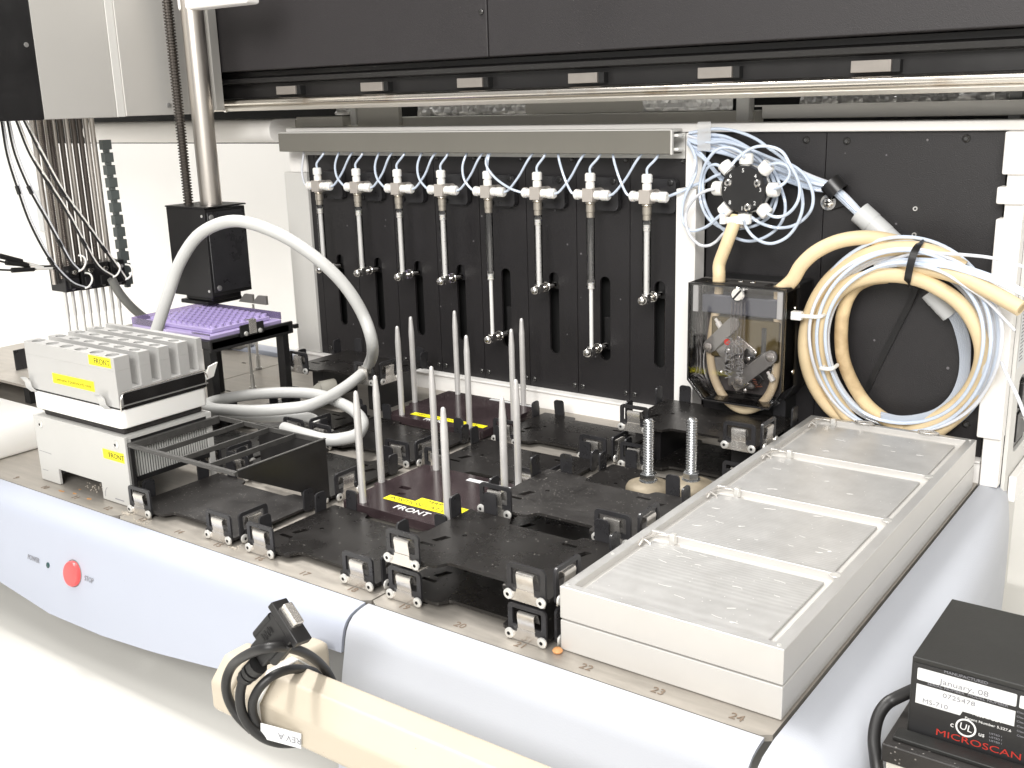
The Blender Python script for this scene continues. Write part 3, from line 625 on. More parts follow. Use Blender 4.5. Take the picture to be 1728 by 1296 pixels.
part('neck', MB().cyl((0.0, yf+0.010, -0.020), (-0.006, yf+0.012, -0.034), 0.0062, 14), m_valve, ev)

# ================================================================ peristaltic pump
YP = 0.405; ZT = 0.1706
pp = thing('peristaltic_pump', 'black peristaltic pump with smoked transparent cover', 'pump', (0.09, 0.44, 0.03), world=True)
X0, X1 = 0.0440, 0.1385
q = [Wy(1160, 640, YP), Wy(1186, 675, YP), Wy(1298, 691, YP), Wy(1324, 664, YP)]
zl, xb0, zb0, xb1, zr = q[0].z, q[1].x, (q[1].z+q[2].z)/2, q[2].x, q[3].z
poly = [(X0, ZT), (X0, zl), (xb0, zb0), (xb1, zb0), (X1, zr), (X1, ZT)]
inset = lambda d: [(X0+d, ZT-d), (X0+d, zl+d*0.4), (xb0+d*0.4, zb0+d), (xb1-d*0.4, zb0+d), (X1-d, zr+d*0.4), (X1-d, ZT-d)]
# housing: back block plus a rim that stands forward, the smoked cover closes it
part('housing', MB().prism(poly, 'y', 0.4400, 0.4735), m_bplas, pp, 0.0015)
top = holed('housing_top', [(X0, 0.4080), (X1, 0.4080), (X1, 0.4398), (X0, 0.4398)], [rrect(0.055, 0.075, 0.414, 0.435, 0.004), rrect(0.113, 0.134, 0.414, 0.435, 0.004)], 0.003); top.transform(Matrix.Translation((0, 0, ZT-0.0015)))
link('housing_top', top, M('pump_top_grey', (0.10, 0.095, 0.09), 0.4), pp)
part('inner_panel', MB().prism(inset(0.003), 'y', 0.4385, 0.4396), M('pump_inside', (0.11, 0.10, 0.098), 0.4, var=0.2, vscale=60), pp)
part('housing_side', MB().box(X1-0.003, X1, 0.4095, 0.4398, zr, ZT-0.0032), m_bplas, pp)
for x, z in ((X1, 0.150), (X1, 0.090)): part('side_screw', MB().lathe((x, 0.43, z), (1, 0, 0), [(0, 0.0024), (0.001, 0.0022)], 12), m_chrome, pp)
for x in (0.086, 0.098): part('top_screw', MB().lathe((x, 0.428, ZT), (0, 0, 1), [(0, 0.0028), (0.0010, 0.0026), (0.0016, 0.0014)], 12), m_chrome, pp)
cf = MB().prism(poly, 'y', YP, YP+0.0018); cov = part('smoked_cover', cf, m_smoke, pp, 0.0008)
rim = holed('cover_rim', poly, [inset(0.0016)], 0.026, 'xz'); rim.transform(Matrix.Translation((0, YP+0.015, 0)))
link('cover_rim', rim, m_smoke, pp)
edge = holed('cover_edge', [(x*1.0, z) for x, z in poly], [inset(0.0011)], 0.0016, 'xz'); edge.transform(Matrix.Translation((0, YP-0.0010, 0)))
link('cover_edge', edge, m_bplas, cov)
cc = Wy(1247, 496, YP)
kn = part('cover_knob', MB().lathe((cc.x, YP, cc.z), (0, -1, 0), [(0, 0.0066), (0.0030, 0.0066), (0.0042, 0.0055)], 24), m_chrome, pp)
part('slot', MB().obox((cc.x, YP-0.0044, cc.z), (0.0036, 0, 0.0042), (0, 0.0003, 0), (-0.0006, 0, 0.0006)), m_dark, kn)
m_rib = clear('clear_rib', (0.86, 0.84, 0.84), 0.03, 0.15)
g = MB()
for k in range(5): g.box(cc.x-0.0070+0.0032*k, cc.x-0.0058+0.0032*k, YP-0.0010, YP-0.0001, 0.092, cc.z-0.008)
part('cover_ribs', g, m_rib, cov)
for x0, x1 in ((X0+0.003, X0+0.0085), (X1-0.0085, X1-0.003)): part('cover_hinge', MB().box(x0, x1, YP+0.002, YP+0.0042, ZT-0.028, ZT-0.003), m_sleeve, pp, 0.0008)
for s_t, px in (('WATSON', 1231), ('MARLOW', 1249)):
    p = Wy(px, 604, YP)
    text(cov, s_t, 0.0100, (p.x, YP-0.0004, p.z), (0, 0, 1), (-1, 0, 0), M('embossed_clear', (0.17, 0.165, 0.165), 0.2), 'embossed_lettering', ext=0.0004, sx=0.92)
part('red_dot', MB().lathe(tuple(Wy(1227, 577, YP-0.0003)), (0, -1, 0), [(0, 0.0030), (0.0003, 0.0030)], 14), m_redink, cov)
# inside: amber block, rotor, rollers, hose
part('amber_block', MB().box(0.060, 0.128, 0.4200, 0.4395, 0.098, 0.1370), m_amber, pp, 0.002)
part('upper_block', MB().box(0.050, 0.132, 0.4190, 0.4395, 0.1400, 0.1580), M('blue_grey_block', (0.10, 0.11, 0.14), 0.4), pp, 0.002)
rc = Vector((0.0895, 0.4290, 0.0895))
def arm(a0, a1, wd, y0, y1):
    a0 = Vector(a0); a1 = Vector(a1); d = (a1-a0); L_ = d.length; d.normalize(); n = Vector((-d.z, 0, d.x))
    b = MB(); P = []
    for k in range(9):
        a = PI/2+PI*k/8; P.append(a0+(d*math.cos(a)+n*math.sin(a))*wd)
    for k in range(9):
        a = -PI/2+PI*k/8; P.append(a1+(d*math.cos(a)+n*math.sin(a))*wd)
    return b.prism([(p_.x, p_.z) for p_ in P], 'y', y0, y1)
m_rotor = M('rotor_alloy', (0.36, 0.355, 0.345), 0.35, metal=0.6, var=0.1, vscale=60)
P1 = Wy(1200, 583, 0.42); P2 = Wy(1240, 545, 0.42); P3 = Wy(1252, 640, 0.42); P4 = Wy(1305, 600, 0.42); P5 = Wy(1285, 575, 0.42)
for a0, a1, y0 in ((P1, P2, 0.4150), (P3, P4, 0.4130)):
    ra = part('rotor_arm', arm((a0.x, 0, a0.z), (a1.x, 0, a1.z), 0.0062, y0, y0+0.003), m_rotor, pp, 0.0004)
for P_ in (P1, P4, P3): part('roller_screw', MB().lathe((P_.x, 0.4128, P_.z), (0, -1, 0), [(0, 0.0046), (0.0012, 0.0044), (0.0016, 0.0032)], 16), m_clip, pp)
for k, (x, z, w_, h_, an, y_) in enumerate(((0.0800, 0.1060, 0.0100, 0.0075, 0.7, 0.4170), (0.1010, 0.1010, 0.0085, 0.0060, -0.8, 0.4160), (0.0960, 0.1120, 0.0110, 0.0040, -0.6, 0.4185), (0.0720, 0.0900, 0.0050, 0.0090, 0.2, 0.4180), (0.1100, 0.0820, 0.0060, 0.0050, 0.9, 0.4155), (0.0930, 0.0760, 0.0080, 0.0050, 0.6, 0.4165), (0.1140, 0.1150, 0.0022, 0.0160, 0.0, 0.4190))):
    part('linkage_plate', MB().obox((x, y_, z), (w_*math.cos(an), 0, w_*math.sin(an)), (0, 0.0012, 0), (-h_*math.sin(an), 0, h_*math.cos(an))), (m_rotor, m_bplas, m_clip)[k % 3] if k < 6 else m_bplas, pp, 0.0008)
for k, (x, z, r_) in enumerate(((0.0800, 0.1060, 0.0030), (0.1010, 0.1010, 0.0026), (0.0735, 0.0845, 0.0022), (0.0985, 0.0700, 0.0024), (0.1075, 0.1075, 0.0020))):
    part('link_pin', MB().lathe((x, 0.4150, z), (0, -1, 0), [(0, r_), (0.0012, r_*0.95), (0.0017, r_*0.6)], 12), m_chrome, pp)
part('rotor_hub', MB().box(0.078, 0.106, 0.4185, 0.434, 0.070, 0.104), m_rotor, pp, 0.004)
part('roller', MB().cyl((0.1000, 0.4165, 0.094), (0.1150, 0.4165, 0.106), 0.0026, 12), m_chrome, pp)
spr = []
for k in range(40): spr.append((0.1050+0.00018*k+0.003*math.cos(k*0.9), 0.4170+0.003*math.sin(k*0.9), 0.086-0.0003*k))
part('spring', MB().tube(spr, 0.0005, 5, 2), M('copper_spring', (0.45, 0.18, 0.12), 0.3, metal=0.7), pp)
for qx, qy, ang in ((1212, 545, 2.2), (1300, 635, 2.2)):
    p = Wy(qx, qy, 0.418); d = Vector((math.cos(ang), 0, math.sin(ang)))
    part('hose_pin', MB().lathe(p-d*0.005, d, [(0, 0.0028), (0.006, 0.0028), (0.006, 0.0016), (0.010, 0.0016)], 10), m_nut, pp)
hs = [(0.0650, 0.426, 0.1700), (0.0640, 0.426, 0.150), (0.0600, 0.426, 0.128), (0.0575, 0.426, 0.100), (0.0620, 0.426, 0.075), (0.0740, 0.426, 0.056), (0.0900, 0.426, 0.0475), (0.1060, 0.426, 0.0520), (0.1190, 0.426, 0.0680), (0.1245, 0.426, 0.092), (0.1245, 0.426, 0.125), (0.1235, 0.426, 0.1700)]
part('pump_hose', MB().tube(hs, 0.0042, 14), M('pump_hose_rubber', (0.80, 0.66, 0.44), 0.5), pp)
g = MB().lathe((0.0900, 0.4375, 0.0880), (0, -1, 0), [(0, 0.0450), (0.002, 0.0450), (0.002, 0.0440), (0, 0.0440)], 48, caps=False); part('track_ring', g, m_sleeve, pp)
lg = part('pump_bracket', MB().box(0.058, 0.126, 0.446, 0.474, 0.018, zb0-0.001), m_dark, pp)
part('bracket_screw', MB().lathe((0.064, 0.4455, 0.029), (0, -1, 0), [(0, 0.0030), (0.0015, 0.0027), (0.0022, 0.0016)], 12), m_screw, lg)

# ================================================================ beige hoses and the coil
HR = 0.0064
nk = Wy(1243, 366, 0.440)
h0 = [nk, Wy(1236, 385, 0.434), Wy(1225, 415, 0.430), Wy(1214, 445, 0.428), Vector((0.0650, 0.4250, 0.176)), Vector((0.0648, 0.4252, 0.166))]
hz = tag(part('beige_hose', MB().tube(h0, HR*0.93, 18), m_hose), 'short beige hose from the eight-port valve down into the pump', 'hose')
tie = Wy(1238, 372, 0.438)
zt = thing('hose_clip', 'white square clip around the short hose below the eight-port valve', 'clip', tie)
part('band', MB().lathe((0.0005, 0, 0.004), (0.14, 0, -1), [(0, 0.0078), (0.007, 0.0076), (0.007, 0.0066), (0, 0.0066), (0, 0.0078)], 20, caps=False), m_nut, zt)
part('lock', MB().box(-0.0105, -0.0050, -0.0085, -0.0035, -0.003, 0.006), m_nut, zt, 0.0006)
def hose(pts, Y0, Y1, label, mat=m_hose, r=HR, seg=18, jit=0.0, zfall=0):
    P = []
    for k, (x, y) in enumerate(pts):
        Y = Y0+(Y1-Y0)*k/(len(pts)-1)+jit*math.sin(k*1.7)
        if zfall: Y += (0.465-Y)*min(1.0, max(0.0, (y-800)/400))
        P.append(c3(x, y, Y))
    return P
P = [Vector((0.1235, 0.4250, 0.1640))]+[c3(x, y, Y) for x, y, Y in ((60, 335, 0.424), (115, 245, 0.424), (200, 165, 0.426), (320, 105, 0.430), (450, 78, 0.436), (580, 80, 0.444), (700, 105, 0.452), (820, 145, 0.456), (940, 190, 0.458), (1060, 250, 0.462))]
tag(part('beige_hose', MB().tube(P, HR, 18), m_hose), 'beige hose arching from the pump to the top of the coil', 'hose', 'coiled beige hoses')
P = hose([(1100, 260), (980, 190), (860, 150), (740, 140), (620, 150), (500, 185), (390, 245), (290, 330), (215, 435), (165, 550), (140, 670), (140, 790), (165, 900), (215, 1010), (290, 1110), (380, 1185), (480, 1250)], 0.440, 0.440, '', zfall=1)
tag(part('beige_hose', MB().tube(P, HR, 18), m_hose), 'outermost beige hose turn on the left of the coil', 'hose', 'coiled beige hoses')
PT = [(520, 1280), (440, 1210), (360, 1110), (290, 1000), (245, 880), (225, 760), (225, 640), (255, 520), (320, 425), (410, 355), (510, 320), (620, 305), (740, 310), (860, 340), (960, 390), (1050, 450), (1130, 535), (1190, 650), (1215, 770), (1195, 890), (1140, 1000), (1060, 1090), (960, 1160), (850, 1215), (740, 1260)]
P = [c3(x, y, 0.436+0.028*max(0.0, (y-700)/560)) for x, y in PT]
tag(part('beige_hose', MB().tube(P, HR, 18), m_hose), 'beige hose making the inner full turn of the coil', 'hose', 'coiled beige hoses')
P = hose([(640, 312), (540, 325), (450, 370), (395, 450), (368, 540), (360, 610), (358, 690), (368, 800), (400, 900), (450, 1000), (510, 1085), (590, 1155), (690, 1215), (800, 1265), (900, 1300)], 0.456, 0.440, '', zfall=1)
tag(part('beige_hose', MB().tube(P, HR*0.95, 18), m_hosed), 'brown-stained beige hose along the inner left of the coil', 'hose', 'coiled beige hoses')
P = hose([(640, 215), (760, 235), (880, 262), (1000, 290), (1120, 330), (1230, 385), (1340, 445), (1452, 508)], 0.446, 0.415, '')
ho = tag(part('beige_hose', MB().tube(P, HR, 18, caps=True), m_hose), 'beige hose leaving the coil to the right with a cut open end', 'hose', 'coiled beige hoses')
d = (P[-1]-P[-2]).normalized()
part('bore', MB().lathe(P[-1]-d*0.002, d, [(0, 0.0038), (0.0023, 0.0038)], 16), M('hose_bore', (0.45, 0.34, 0.18), 0.6), ho)
P = hose([(1205, 560), (1245, 680), (1258, 800), (1240, 910), (1195, 1010), (1120, 1100), (1030, 1185), (930, 1260), (840, 1310)], 0.452, 0.450, '', zfall=1)
tag(part('beige_hose', MB().tube(P, HR, 18), m_hose), 'beige hose along the lower right of the coil', 'hose', 'coiled beige hoses')
# clear tubes wound with the coil
def ring(cx, cy_, rx, ry, a0, a1, Y, n=26, wob=0):
    P = []
    for k in range(n):
        a = math.radians(a0+(a1-a0)*k/(n-1)); yy = cy_-(ry+wob*math.cos(2*a))*math.sin(a); YY = Y+0.003*math.sin(2*a); YY += ((0.466-YY)*min(1.0, max(0.0, (yy-850)/350)) if Y > 0.43 else (0.4545-YY)*min(1.0, max(0.0, (yy-760)/440))); P.append(c3(cx+(rx+wob*math.sin(3*a))*math.cos(a), yy, YY))
    return P
names = ['first', 'second', 'third', 'fourth', 'fifth', 'sixth', 'seventh', 'eighth', 'ninth', 'tenth', 'eleventh', 'twelfth']
specs = [(735, 690, 575, 625), (742, 695, 560, 600), (748, 700, 545, 585), (742, 705, 530, 560), (740, 700, 512, 535), (735, 705, 498, 520), (742, 715, 480, 500), (745, 720, 462, 485), (750, 700, 585, 570), (738, 700, 525, 590)]
for k, (cx, cy_, rx, ry) in enumerate(specs):
    a0 = random.uniform(-100, -80); Y = (0.4262 if k in (3, 6, 8) else 0.4400+0.0020*(k % 4))
    P = ring(cx+random.uniform(-6, 6), cy_, rx, ry, a0-10, a0+360+random.uniform(-10, 20), Y, 30, random.uniform(4, 14))
    m_ = m_ptfew if k % 3 else m_ptfe
    tag(part('coiled_tube', MB().tube(P, 0.0016, 8, 3), m_), 'clear thin tube turn wound with the hose coil, %s from outside' % names[k], 'tube', 'clear tube turns in the hose coil')
for k in range(6):
    o1 = k*13
    P = [c3(x, y, Y) for x, y, Y in ((1000+o1, 530-k*3, 0.460), (1040+o1, 600, 0.462), (1070+o1, 700, 0.464), (1085+o1*0.8, 810, 0.465), (1075+o1*0.8, 920, 0.464), (1030+o1*0.8, 1030, 0.462), (950+o1*0.7, 1110, 0.460), (850+o1*0.5, 1150+k*4, 0.458), (720, 1165+k*6, 0.456), (600, 1140+k*8, 0.456))]
    tag(part('coiled_tube', MB().tube(P, 0.0013, 7, 4), m_ptfeb), 'blue-grey tube leaving the lower sleeve inside the coil, %s of six' % names[k], 'tube', 'blue-grey tubes in the coil')
P = [c3(x, y, Y) for x, y, Y in ((640, 215, 0.440), (780, 178, 0.432), (920, 170, 0.428), (1080, 178, 0.425), (1250, 195, 0.420), (1380, 225, 0.418), (1500, 265, 0.415))]
tag(part('tube', MB().tube(P, 0.0014, 8), m_ptfew), 'clear tube leaving the coil top, uppermost of those crossing the right post', 'tube', 'clear tubes leaving the coil')
for k in range(5):
    P = [c3(x, y+k*9, Y) for x, y, Y in ((560, 235, 0.442), (700, 210, 0.436), (850, 205, 0.430), (1000, 220, 0.427), (1150, 262, 0.424), (1300, 315, 0.420), (1420, 370, 0.417), (1520, 420, 0.415))]
    tag(part('tube', MB().tube(P, 0.0012, 7), m_ptfew if k % 2 else m_ptfe), 'clear tube in the flat bundle above the cut hose end, %s from top' % names[k], 'tube', 'clear tubes leaving the coil')
P = [c3(x, y, Y) for x, y, Y in ((700, 240, 0.434), (850, 250, 0.428), (980, 290, 0.425), (1110, 370, 0.424), (1230, 450, 0.424), (1320, 540, 0.424), (1415, 640, 0.424))]
tag(part('tube', MB().tube(P, 0.0013, 7), m_ptfew), 'clear tube ending in mid-air beside the paper sticker', 'tube', 'clear tubes leaving the coil')
P = [c3(x, y, Y) for x, y, Y in ((1330, 830, 0.440), (1370, 920, 0.434), (1410, 1000, 0.430), (1445, 1080, 0.428), (1475, 1160, 0.426))]
tag(part('tube', MB().tube(P, 0.0016, 7), m_ptfew), 'clear tube hanging down in front of the power inlet', 'tube', 'clear tubes leaving the coil')
# sleeves, ties
def sleeve(a, b, r, label, f=c3):
    a = f(*a); b = f(*b); d = b-a; L_ = d.length
    s1 = thing('spiral_sleeve', label, 'sleeve', a)
    part('sleeve', MB().lathe((0, 0, 0), d, [(0, r*1.04), (L_*0.36, r*1.04), (L_*0.36, r), (L_*0.75, r*0.98), (L_*0.75, r*0.95), (L_, r*0.93)], 22), m_sleeve, s1)
sleeve((470, -80, 0.462), (680, 110, 0.462), 0.0098, 'pale grey sleeve on the tube bundle above the coil')
sleeve((900, 400, 0.460), (1025, 545, 0.462), 0.0086, 'pale grey sleeve end showing inside the coil')
st = thing('black_strap', 'black strap tying the top of the coil to the wall', 'strap', c3(800, 200, 0.428))
so = c3(800, 200, 0.428)
def ribbon(pts, wd, th):
    b = MB(); P = [Vector(p) for p in pts]; rows = []
    P = smooth(P, 4)
    for i, p in enumerate(P):
        t_ = (P[min(i+1, len(P)-1)]-P[max(i-1, 0)]).normalized(); s_ = t_.cross(Vector((0, 1, 0))).normalized()
        rows.append([p-s_*wd-Vector((0, th, 0)), p+s_*wd-Vector((0, th, 0)), p+s_*wd+Vector((0, th, 0)), p-s_*wd+Vector((0, th, 0)), p-s_*wd-Vector((0, th, 0))])
    return b.grid(rows)
part('band', ribbon([c3(x, y, Y)-so for x, y, Y in ((860, 92, 0.450), (835, 110, 0.434), (800, 170, 0.4205), (775, 260, 0.4195), (760, 340, 0.428), (758, 360, 0.446))], 0.0030, 0.0006), m_bplas, st)
part('tail', ribbon([c3(x, y, Y)-so for x, y, Y in ((810, 380, 0.466), (770, 480, 0.470), (700, 620, 0.472), (610, 800, 0.4730), (510, 1010, 0.4735))], 0.0026, 0.0005), m_bplas, st)
for (x, y, wd, lab) in ((165, 555, 0.0105, 'white cable tie around the left of the coil, upper'), (268, 872, 0.0058, 'white cable tie on the inner left of the coil, lower')):
    c = c3(x, y, 0.4235 if wd > 0.009 else 0.4285); z1 = thing('cable_tie', lab, 'cable tie', c)
    part('band', MB().tube([(-wd, 0.012, -0.001), (-wd, 0.002, -0.0008), (-wd*0.5, -0.0012, 0), (wd*0.6, -0.0012, 0.0005), (wd, 0.003, 0.001), (wd, 0.012, 0.0015)], 0.0018, 8, 4), m_nut, z1)
    if wd > 0.009: part('lock', MB().box(-wd-0.006, -wd+0.004, -0.004, 0.003, -0.004, 0.004), m_nut, z1, 0.001)
# printed sticker on the side wall
st_ = thing('paper_sticker', 'narrow white printed sticker on the right side wall', 'sticker', (0.3198, 0.50, 0.16), world=True)
part('paper', MB().box(0.3197, 0.3200, 0.478, 0.506, 0.105, 0.196), m_paper, st_)
g = MB()
for k in range(26):
    z = 0.188-0.0031*k
    if 9 < k < 11: continue
    g.box(0.3201, 0.32015, 0.481, 0.481+random.uniform(0.008, 0.020), z, z+0.0011)
part('print', g, m_inkg, st_)
part('green_mark', MB().box(0.3201, 0.3202, 0.482, 0.490, 0.158, 0.168), M('green_print', (0.05, 0.35, 0.22), 0.5), st_)

# ================================================================ plate carriers on the deck
TH = 0.0022
def tile_meshes():
    t = {}
    out = [(-0.0690, 0.0), (-0.0270, 0.0), (-0.0245, 0.0012), (-0.0205, 0.0082), (-0.0185, 0.0092), (0.0280, 0.0092), (0.0300, 0.0082), (0.0310, 0.0012), (0.0330, 0.0), (0.0690, 0.0),
           (0.0690, 0.0955), (0.0380, 0.0955), (0.0355, 0.0945), (0.0325, 0.0880), (0.0305, 0.0872), (-0.0240, 0.0872), (-0.0260, 0.0880), (-0.0290, 0.0945), (-0.0315, 0.0955), (-0.0690, 0.0955)]
    holes = [[(-0.0560, 0.0330), (-0.0500, 0.0330), (-0.0460, 0.0440), (-0.0520, 0.0440)], rrect(-0.0600, -0.0470, 0.0240, 0.0275, 0.0006, 2), circ(-0.0400, 0.0520, 0.0020, 10),
             [(0.0450, 0.0640), (0.0510, 0.0640), (0.0550, 0.0750), (0.0490, 0.0750)], rrect(0.0280, 0.0400, 0.0760, 0.0795, 0.0006, 2)]
    t['plate'] = holed('plate', out, holes, TH); t['plate'].transform(Matrix.Translation((0, 0, 0.0050)))
    t['plate_d'] = t['plate'].copy()
    t['plate2'] = holed('plate', out, [], TH); t['plate2'].transform(Matrix.Translation((0, 0, 0.0050)))
    g = MB()
    for x, y in ((-0.050, 0.004), (0.050, 0.004), (-0.050, 0.086), (0.050, 0.086)): g.box(x-0.012, x+0.012, y, y+0.005, 0.0, 0.0038)
    t['feet'] = g.mesh('feet')
    # clip frame standing in xz, centred at x = 0
    t['frame'] = holed('clip_frame', rrect(-0.0150, 0.0150, 0.0008, 0.0256, 0.0034), [rrect(-0.0114, 0.0114, 0.0108, 0.0224, 0.0008, 2)], 0.0018, 'xz')
    g = MB(); W_ = 0.0066
    prof_ = [(-0.0014, 0.0062), (-0.0018, 0.0120), (-0.0026, 0.0185), (-0.0020, 0.0203), (-0.0004, 0.0208), (0.0016, 0.0200), (0.0034, 0.0150), (0.0042, 0.0125)]
    rows = [[Vector((x, y, z)) for y, z in prof_] for x in (-W_, W_)]
    rows2 = [[Vector((x, y+0.0007, z-0.0003)) for y, z in prof_] for x in (-W_, W_)]
    g.grid(rows).grid(rows2); n = len(prof_)
    for x in (-W_, W_): g.grid([[Vector((x, y, z)) for y, z in prof_], [Vector((x, y+0.0007, z-0.0003)) for y, z in prof_]])
    t['spring'] = g.mesh('spring_clip')
    t['base_strip'] = holed('clip_base', [(-0.0150, 0.0004), (0.0150, 0.0004), (0.0150, 0.0062), (0.0072, 0.0066), (0.0068, 0.0090), (-0.0068, 0.0090), (-0.0072, 0.0066), (-0.0150, 0.0062)], [], 0.0010, 'xz'); t['base_strip'].transform(Matrix.Translation((0, -0.0016, 0)))
    t['rivet'] = MB().lathe((0, -0.0021, 0), (0, -1, 0), [(0, 0.0036), (0.0012, 0.0035), (0.0017, 0.0024), (0.0017, 0.0013), (0.0008, 0.0012)], 14).mesh('rivet')
    t['rivet'].materials.append(m_rivet); t['rivet'].materials.append(m_dark)
    for p_ in t['rivet'].polygons:
        if max((v_.xz if False else Vector((v_.x, v_.z))).length for v_ in [t['rivet'].vertices[i_].co for i_ in p_.vertices]) < 0.00135: p_.material_index = 1
    t['rivetc'] = MB().lathe((0, -0.0030, 0), (0, -1, 0), [(0, 0.0009), (0.0003, 0.0009)], 8).mesh('rivet_hole')
    tb = rrect(-0.0060, 0.0060, 0.0, 0.0225, 0.0026, 4); tb = [(x, z) for x, z in tb]
    t['tab'] = holed('guide_tab', rrect(-0.0060, 0.0060, 0.0030, 0.0225, 0.0030), [], 0.0018, 'xz')
    return t
TM = tile_meshes()
def clipset(t, x, y, rz):
    f = link('clip_frame', TM['frame'], m_tab, t); f.location = (x, y, 0); f.rotation_euler = (0, 0, rz)
    link('spring_clip', TM['spring'], m_clip, f); link('clip_base', TM['base_strip'], m_clip, f)
    for dx in (-0.0128, 0.0128):
        r = link('rivet', TM['rivet'], m_rivet, f); r.location = (dx, 0, 0.0042)
def tile(label, loc, dusty=False, holes=True, lift=0.0):
    t = thing('plate_carrier', label, 'plate carrier', loc, 'black plate carriers on the deck')
    link('plate', TM['plate_d' if (dusty and holes) else 'plate2' if dusty else 'plate'], m_blackd if dusty else m_black, t)
    if lift:
        for x in (-0.045, 0.045):
            part('riser', MB().box(x-0.009, x+0.009, 0.020, 0.076, -lift, 0.0036), m_bplas, t)
    else: link('feet', TM['feet'], m_bplas, t)
    for x in (-0.0525, 0.0525): clipset(t, x, -0.0010, 0)
    clipset(t, 0.0705, 0.0195, PI/2)
    for x, y, rz in ((-0.0705, 0.0200, PI/2), (-0.0705, 0.0800, PI/2), (0.0705, 0.0800, PI/2), (-0.0500, 0.0970, 0), (0.0500, 0.0970, 0)):
        b = link('guide_tab', TM['tab'], m_tab, t); b.location = (x, y, 0); b.rotation_euler = (random.uniform(-0.06, 0.06), random.uniform(-0.05, 0.05), rz)
    return t
# the plates of dusty carriers use their own mesh data so that the dust differs
CX = {'D': -0.3755, 'A': -0.2310, 'B': -0.0760, 'C': 0.0745}
RY = [0.0165, 0.1245, 0.2325, 0.3415]
def T(c, r, label, z=0.0, **k): return tile(label, (CX[c], RY[r], z), **k)
tA1 = T('A', 0, 'dusty black plate carrier under the open black bin frame', holes=False, dusty=True)
T('B', 0, 'black plate carrier at the deck front above numbers 16 to 18')
T('C', 0, 'lower black plate carrier of the front pair, above numbers 19 to 21')
T('C', 0, 'upper black plate carrier stacked over numbers 19 to 21', 0.0280)
T('A', 1, 'black plate carrier hidden behind the open black bin frame')
T('C', 1, 'lower black plate carrier left of the aluminium blocks, second from the front')
T('C', 1, 'dusty raised black plate carrier just in front of the two levelling feet', 0.0280, dusty=True)
T('A', 2, 'black plate carrier under the loop of the grey cable')
T('B', 2, 'black plate carrier between the front and rear six-rod plates')
T('C', 2, 'black plate carrier under the two levelling feet')
T('B', 3, 'black plate carrier against the white ledge, right of the rear six-rod plate')
T('C', 3, 'low black base carrier below the raised carrier at the pump')
T('C', 3, 'raised black plate carrier in front of the peristaltic pump', 0.0370, lift=0.0330)
T('D', 3, 'raised black plate carrier in the back left corner by the white post', 0.0365, lift=0.0365)
T('D', 2, 'black plate carrier partly under the grey cable near the purple plate stand')
T('D', 1, 'black plate carrier behind the tube block heater')

# ================================================================ six-rod plates
rodm = MB().lathe((0, 0, 0), (0, 0, 1), [(0, 0.0031), (0.0850, 0.0031), (0.0858, 0.0030), (0.0990, 0.0021), (0.1010, 0.0018), (0.1020, 0.0011), (0.1023, 0.0003)], 18).mesh('guide_rod')
def rodplate(cx, cy_, label):
    t = thing('six_rod_plate', label, 'rod plate', (cx, cy_, 0.0030))
    part('feet', MB().box(-0.05, 0.05, -0.045, 0.045, -0.0027, -0.0002), m_bplas, t)
    holes = [] 
    base = holed('base_plate', rrect(-0.0655, 0.0655, -0.0550, 0.0550, 0.002, 2), [rrect(-0.045, -0.034, -0.006, 0.000, 0.0005, 1), rrect(-0.036, -0.029, -0.018, -0.013, 0.0005, 1)], 0.0085); base.transform(Matrix.Translation((0, 0, 0.0042)))
    b = link('base_plate', base, m_maroon, t, 0.0006)
    for x, y in ((-0.0470, -0.0485), (-0.0685+0.0000, -0.0020), (-0.0465, 0.0485), (0.0470, -0.0485), (0.0700, -0.0020), (0.0470, 0.0490)):
        o = link('guide_rod', rodm, m_rod, t); o.location = (x, y, 0.005)
    return t, b
p1, b1 = rodplate(-0.0712, 0.1685, 'dark plate with six upright grey rods and FRONT lettering')
p2, b2 = rodplate(-0.2180, 0.3840, 'dark plate with six upright grey rods by the white rear ledge')
for p_ in (p1, p2):
    for x in (-0.0640, 0.0660): part('rod_lug', MB().box(x-0.008, x+0.008, -0.009, 0.005, 0.0002, 0.0080), m_maroon, p_, 0.0008)
def sticker(parent, base, quad_px, z, s, size, name='yellow_label', tx=0.5, mat=m_label, ink=m_ink):
    pass
# labels on the front plate (local coordinates, origin at plate centre)
zt_ = 0.00855
l1 = part('yellow_label', MB().box(-0.0385, 0.0560, -0.0330, -0.0235, zt_, zt_+0.0002), m_label, p1)
text(l1, 'POSITION 1 AT LB0ARM', 0.0072, (0.0090, -0.0283, zt_+0.0003), (1, 0, 0), (0, 1, 0), m_ink, sx=1.12)
l2 = part('yellow_label', MB().box(-0.0100, 0.0430, -0.0234, -0.0145, zt_, zt_+0.0002), m_label, p1)
text(l2, 'MARRIOT', 0.0072, (0.0180, -0.0190, zt_+0.0003), (1, 0, 0), (0, 1, 0), m_ink, sx=1.12)
text(p1, 'FRONT', 0.0105, (0.0020, -0.0420, zt_+0.0002), (1, 0, 0), (0.0, 1, 0), m_inkw, 'engraved_lettering', ext=0.00015, sx=1.1)
part('white_label', MB().box(-0.0050, 0.0600, 0.0400, 0.0460, zt_, zt_+0.0002), m_paper, p1)
l3 = part('yellow_label', MB().box(-0.0400, 0.0600, -0.0430, -0.0345, zt_, zt_+0.0002), m_label, p2)
text(l3, 'NEC TION  CONV  CONT', 0.0062, (0.008, -0.0388, zt_+0.0003), (1, 0, 0), (0, 1, 0), M('faded_ink', (0.25, 0.22, 0.02), 0.6), sx=1.15)
text(p2, 'FRONT', 0.0090, (0.000, -0.0490, zt_+0.0002), (1, 0, 0), (0, 1, 0), m_inkw, 'engraved_lettering', ext=0.00015)
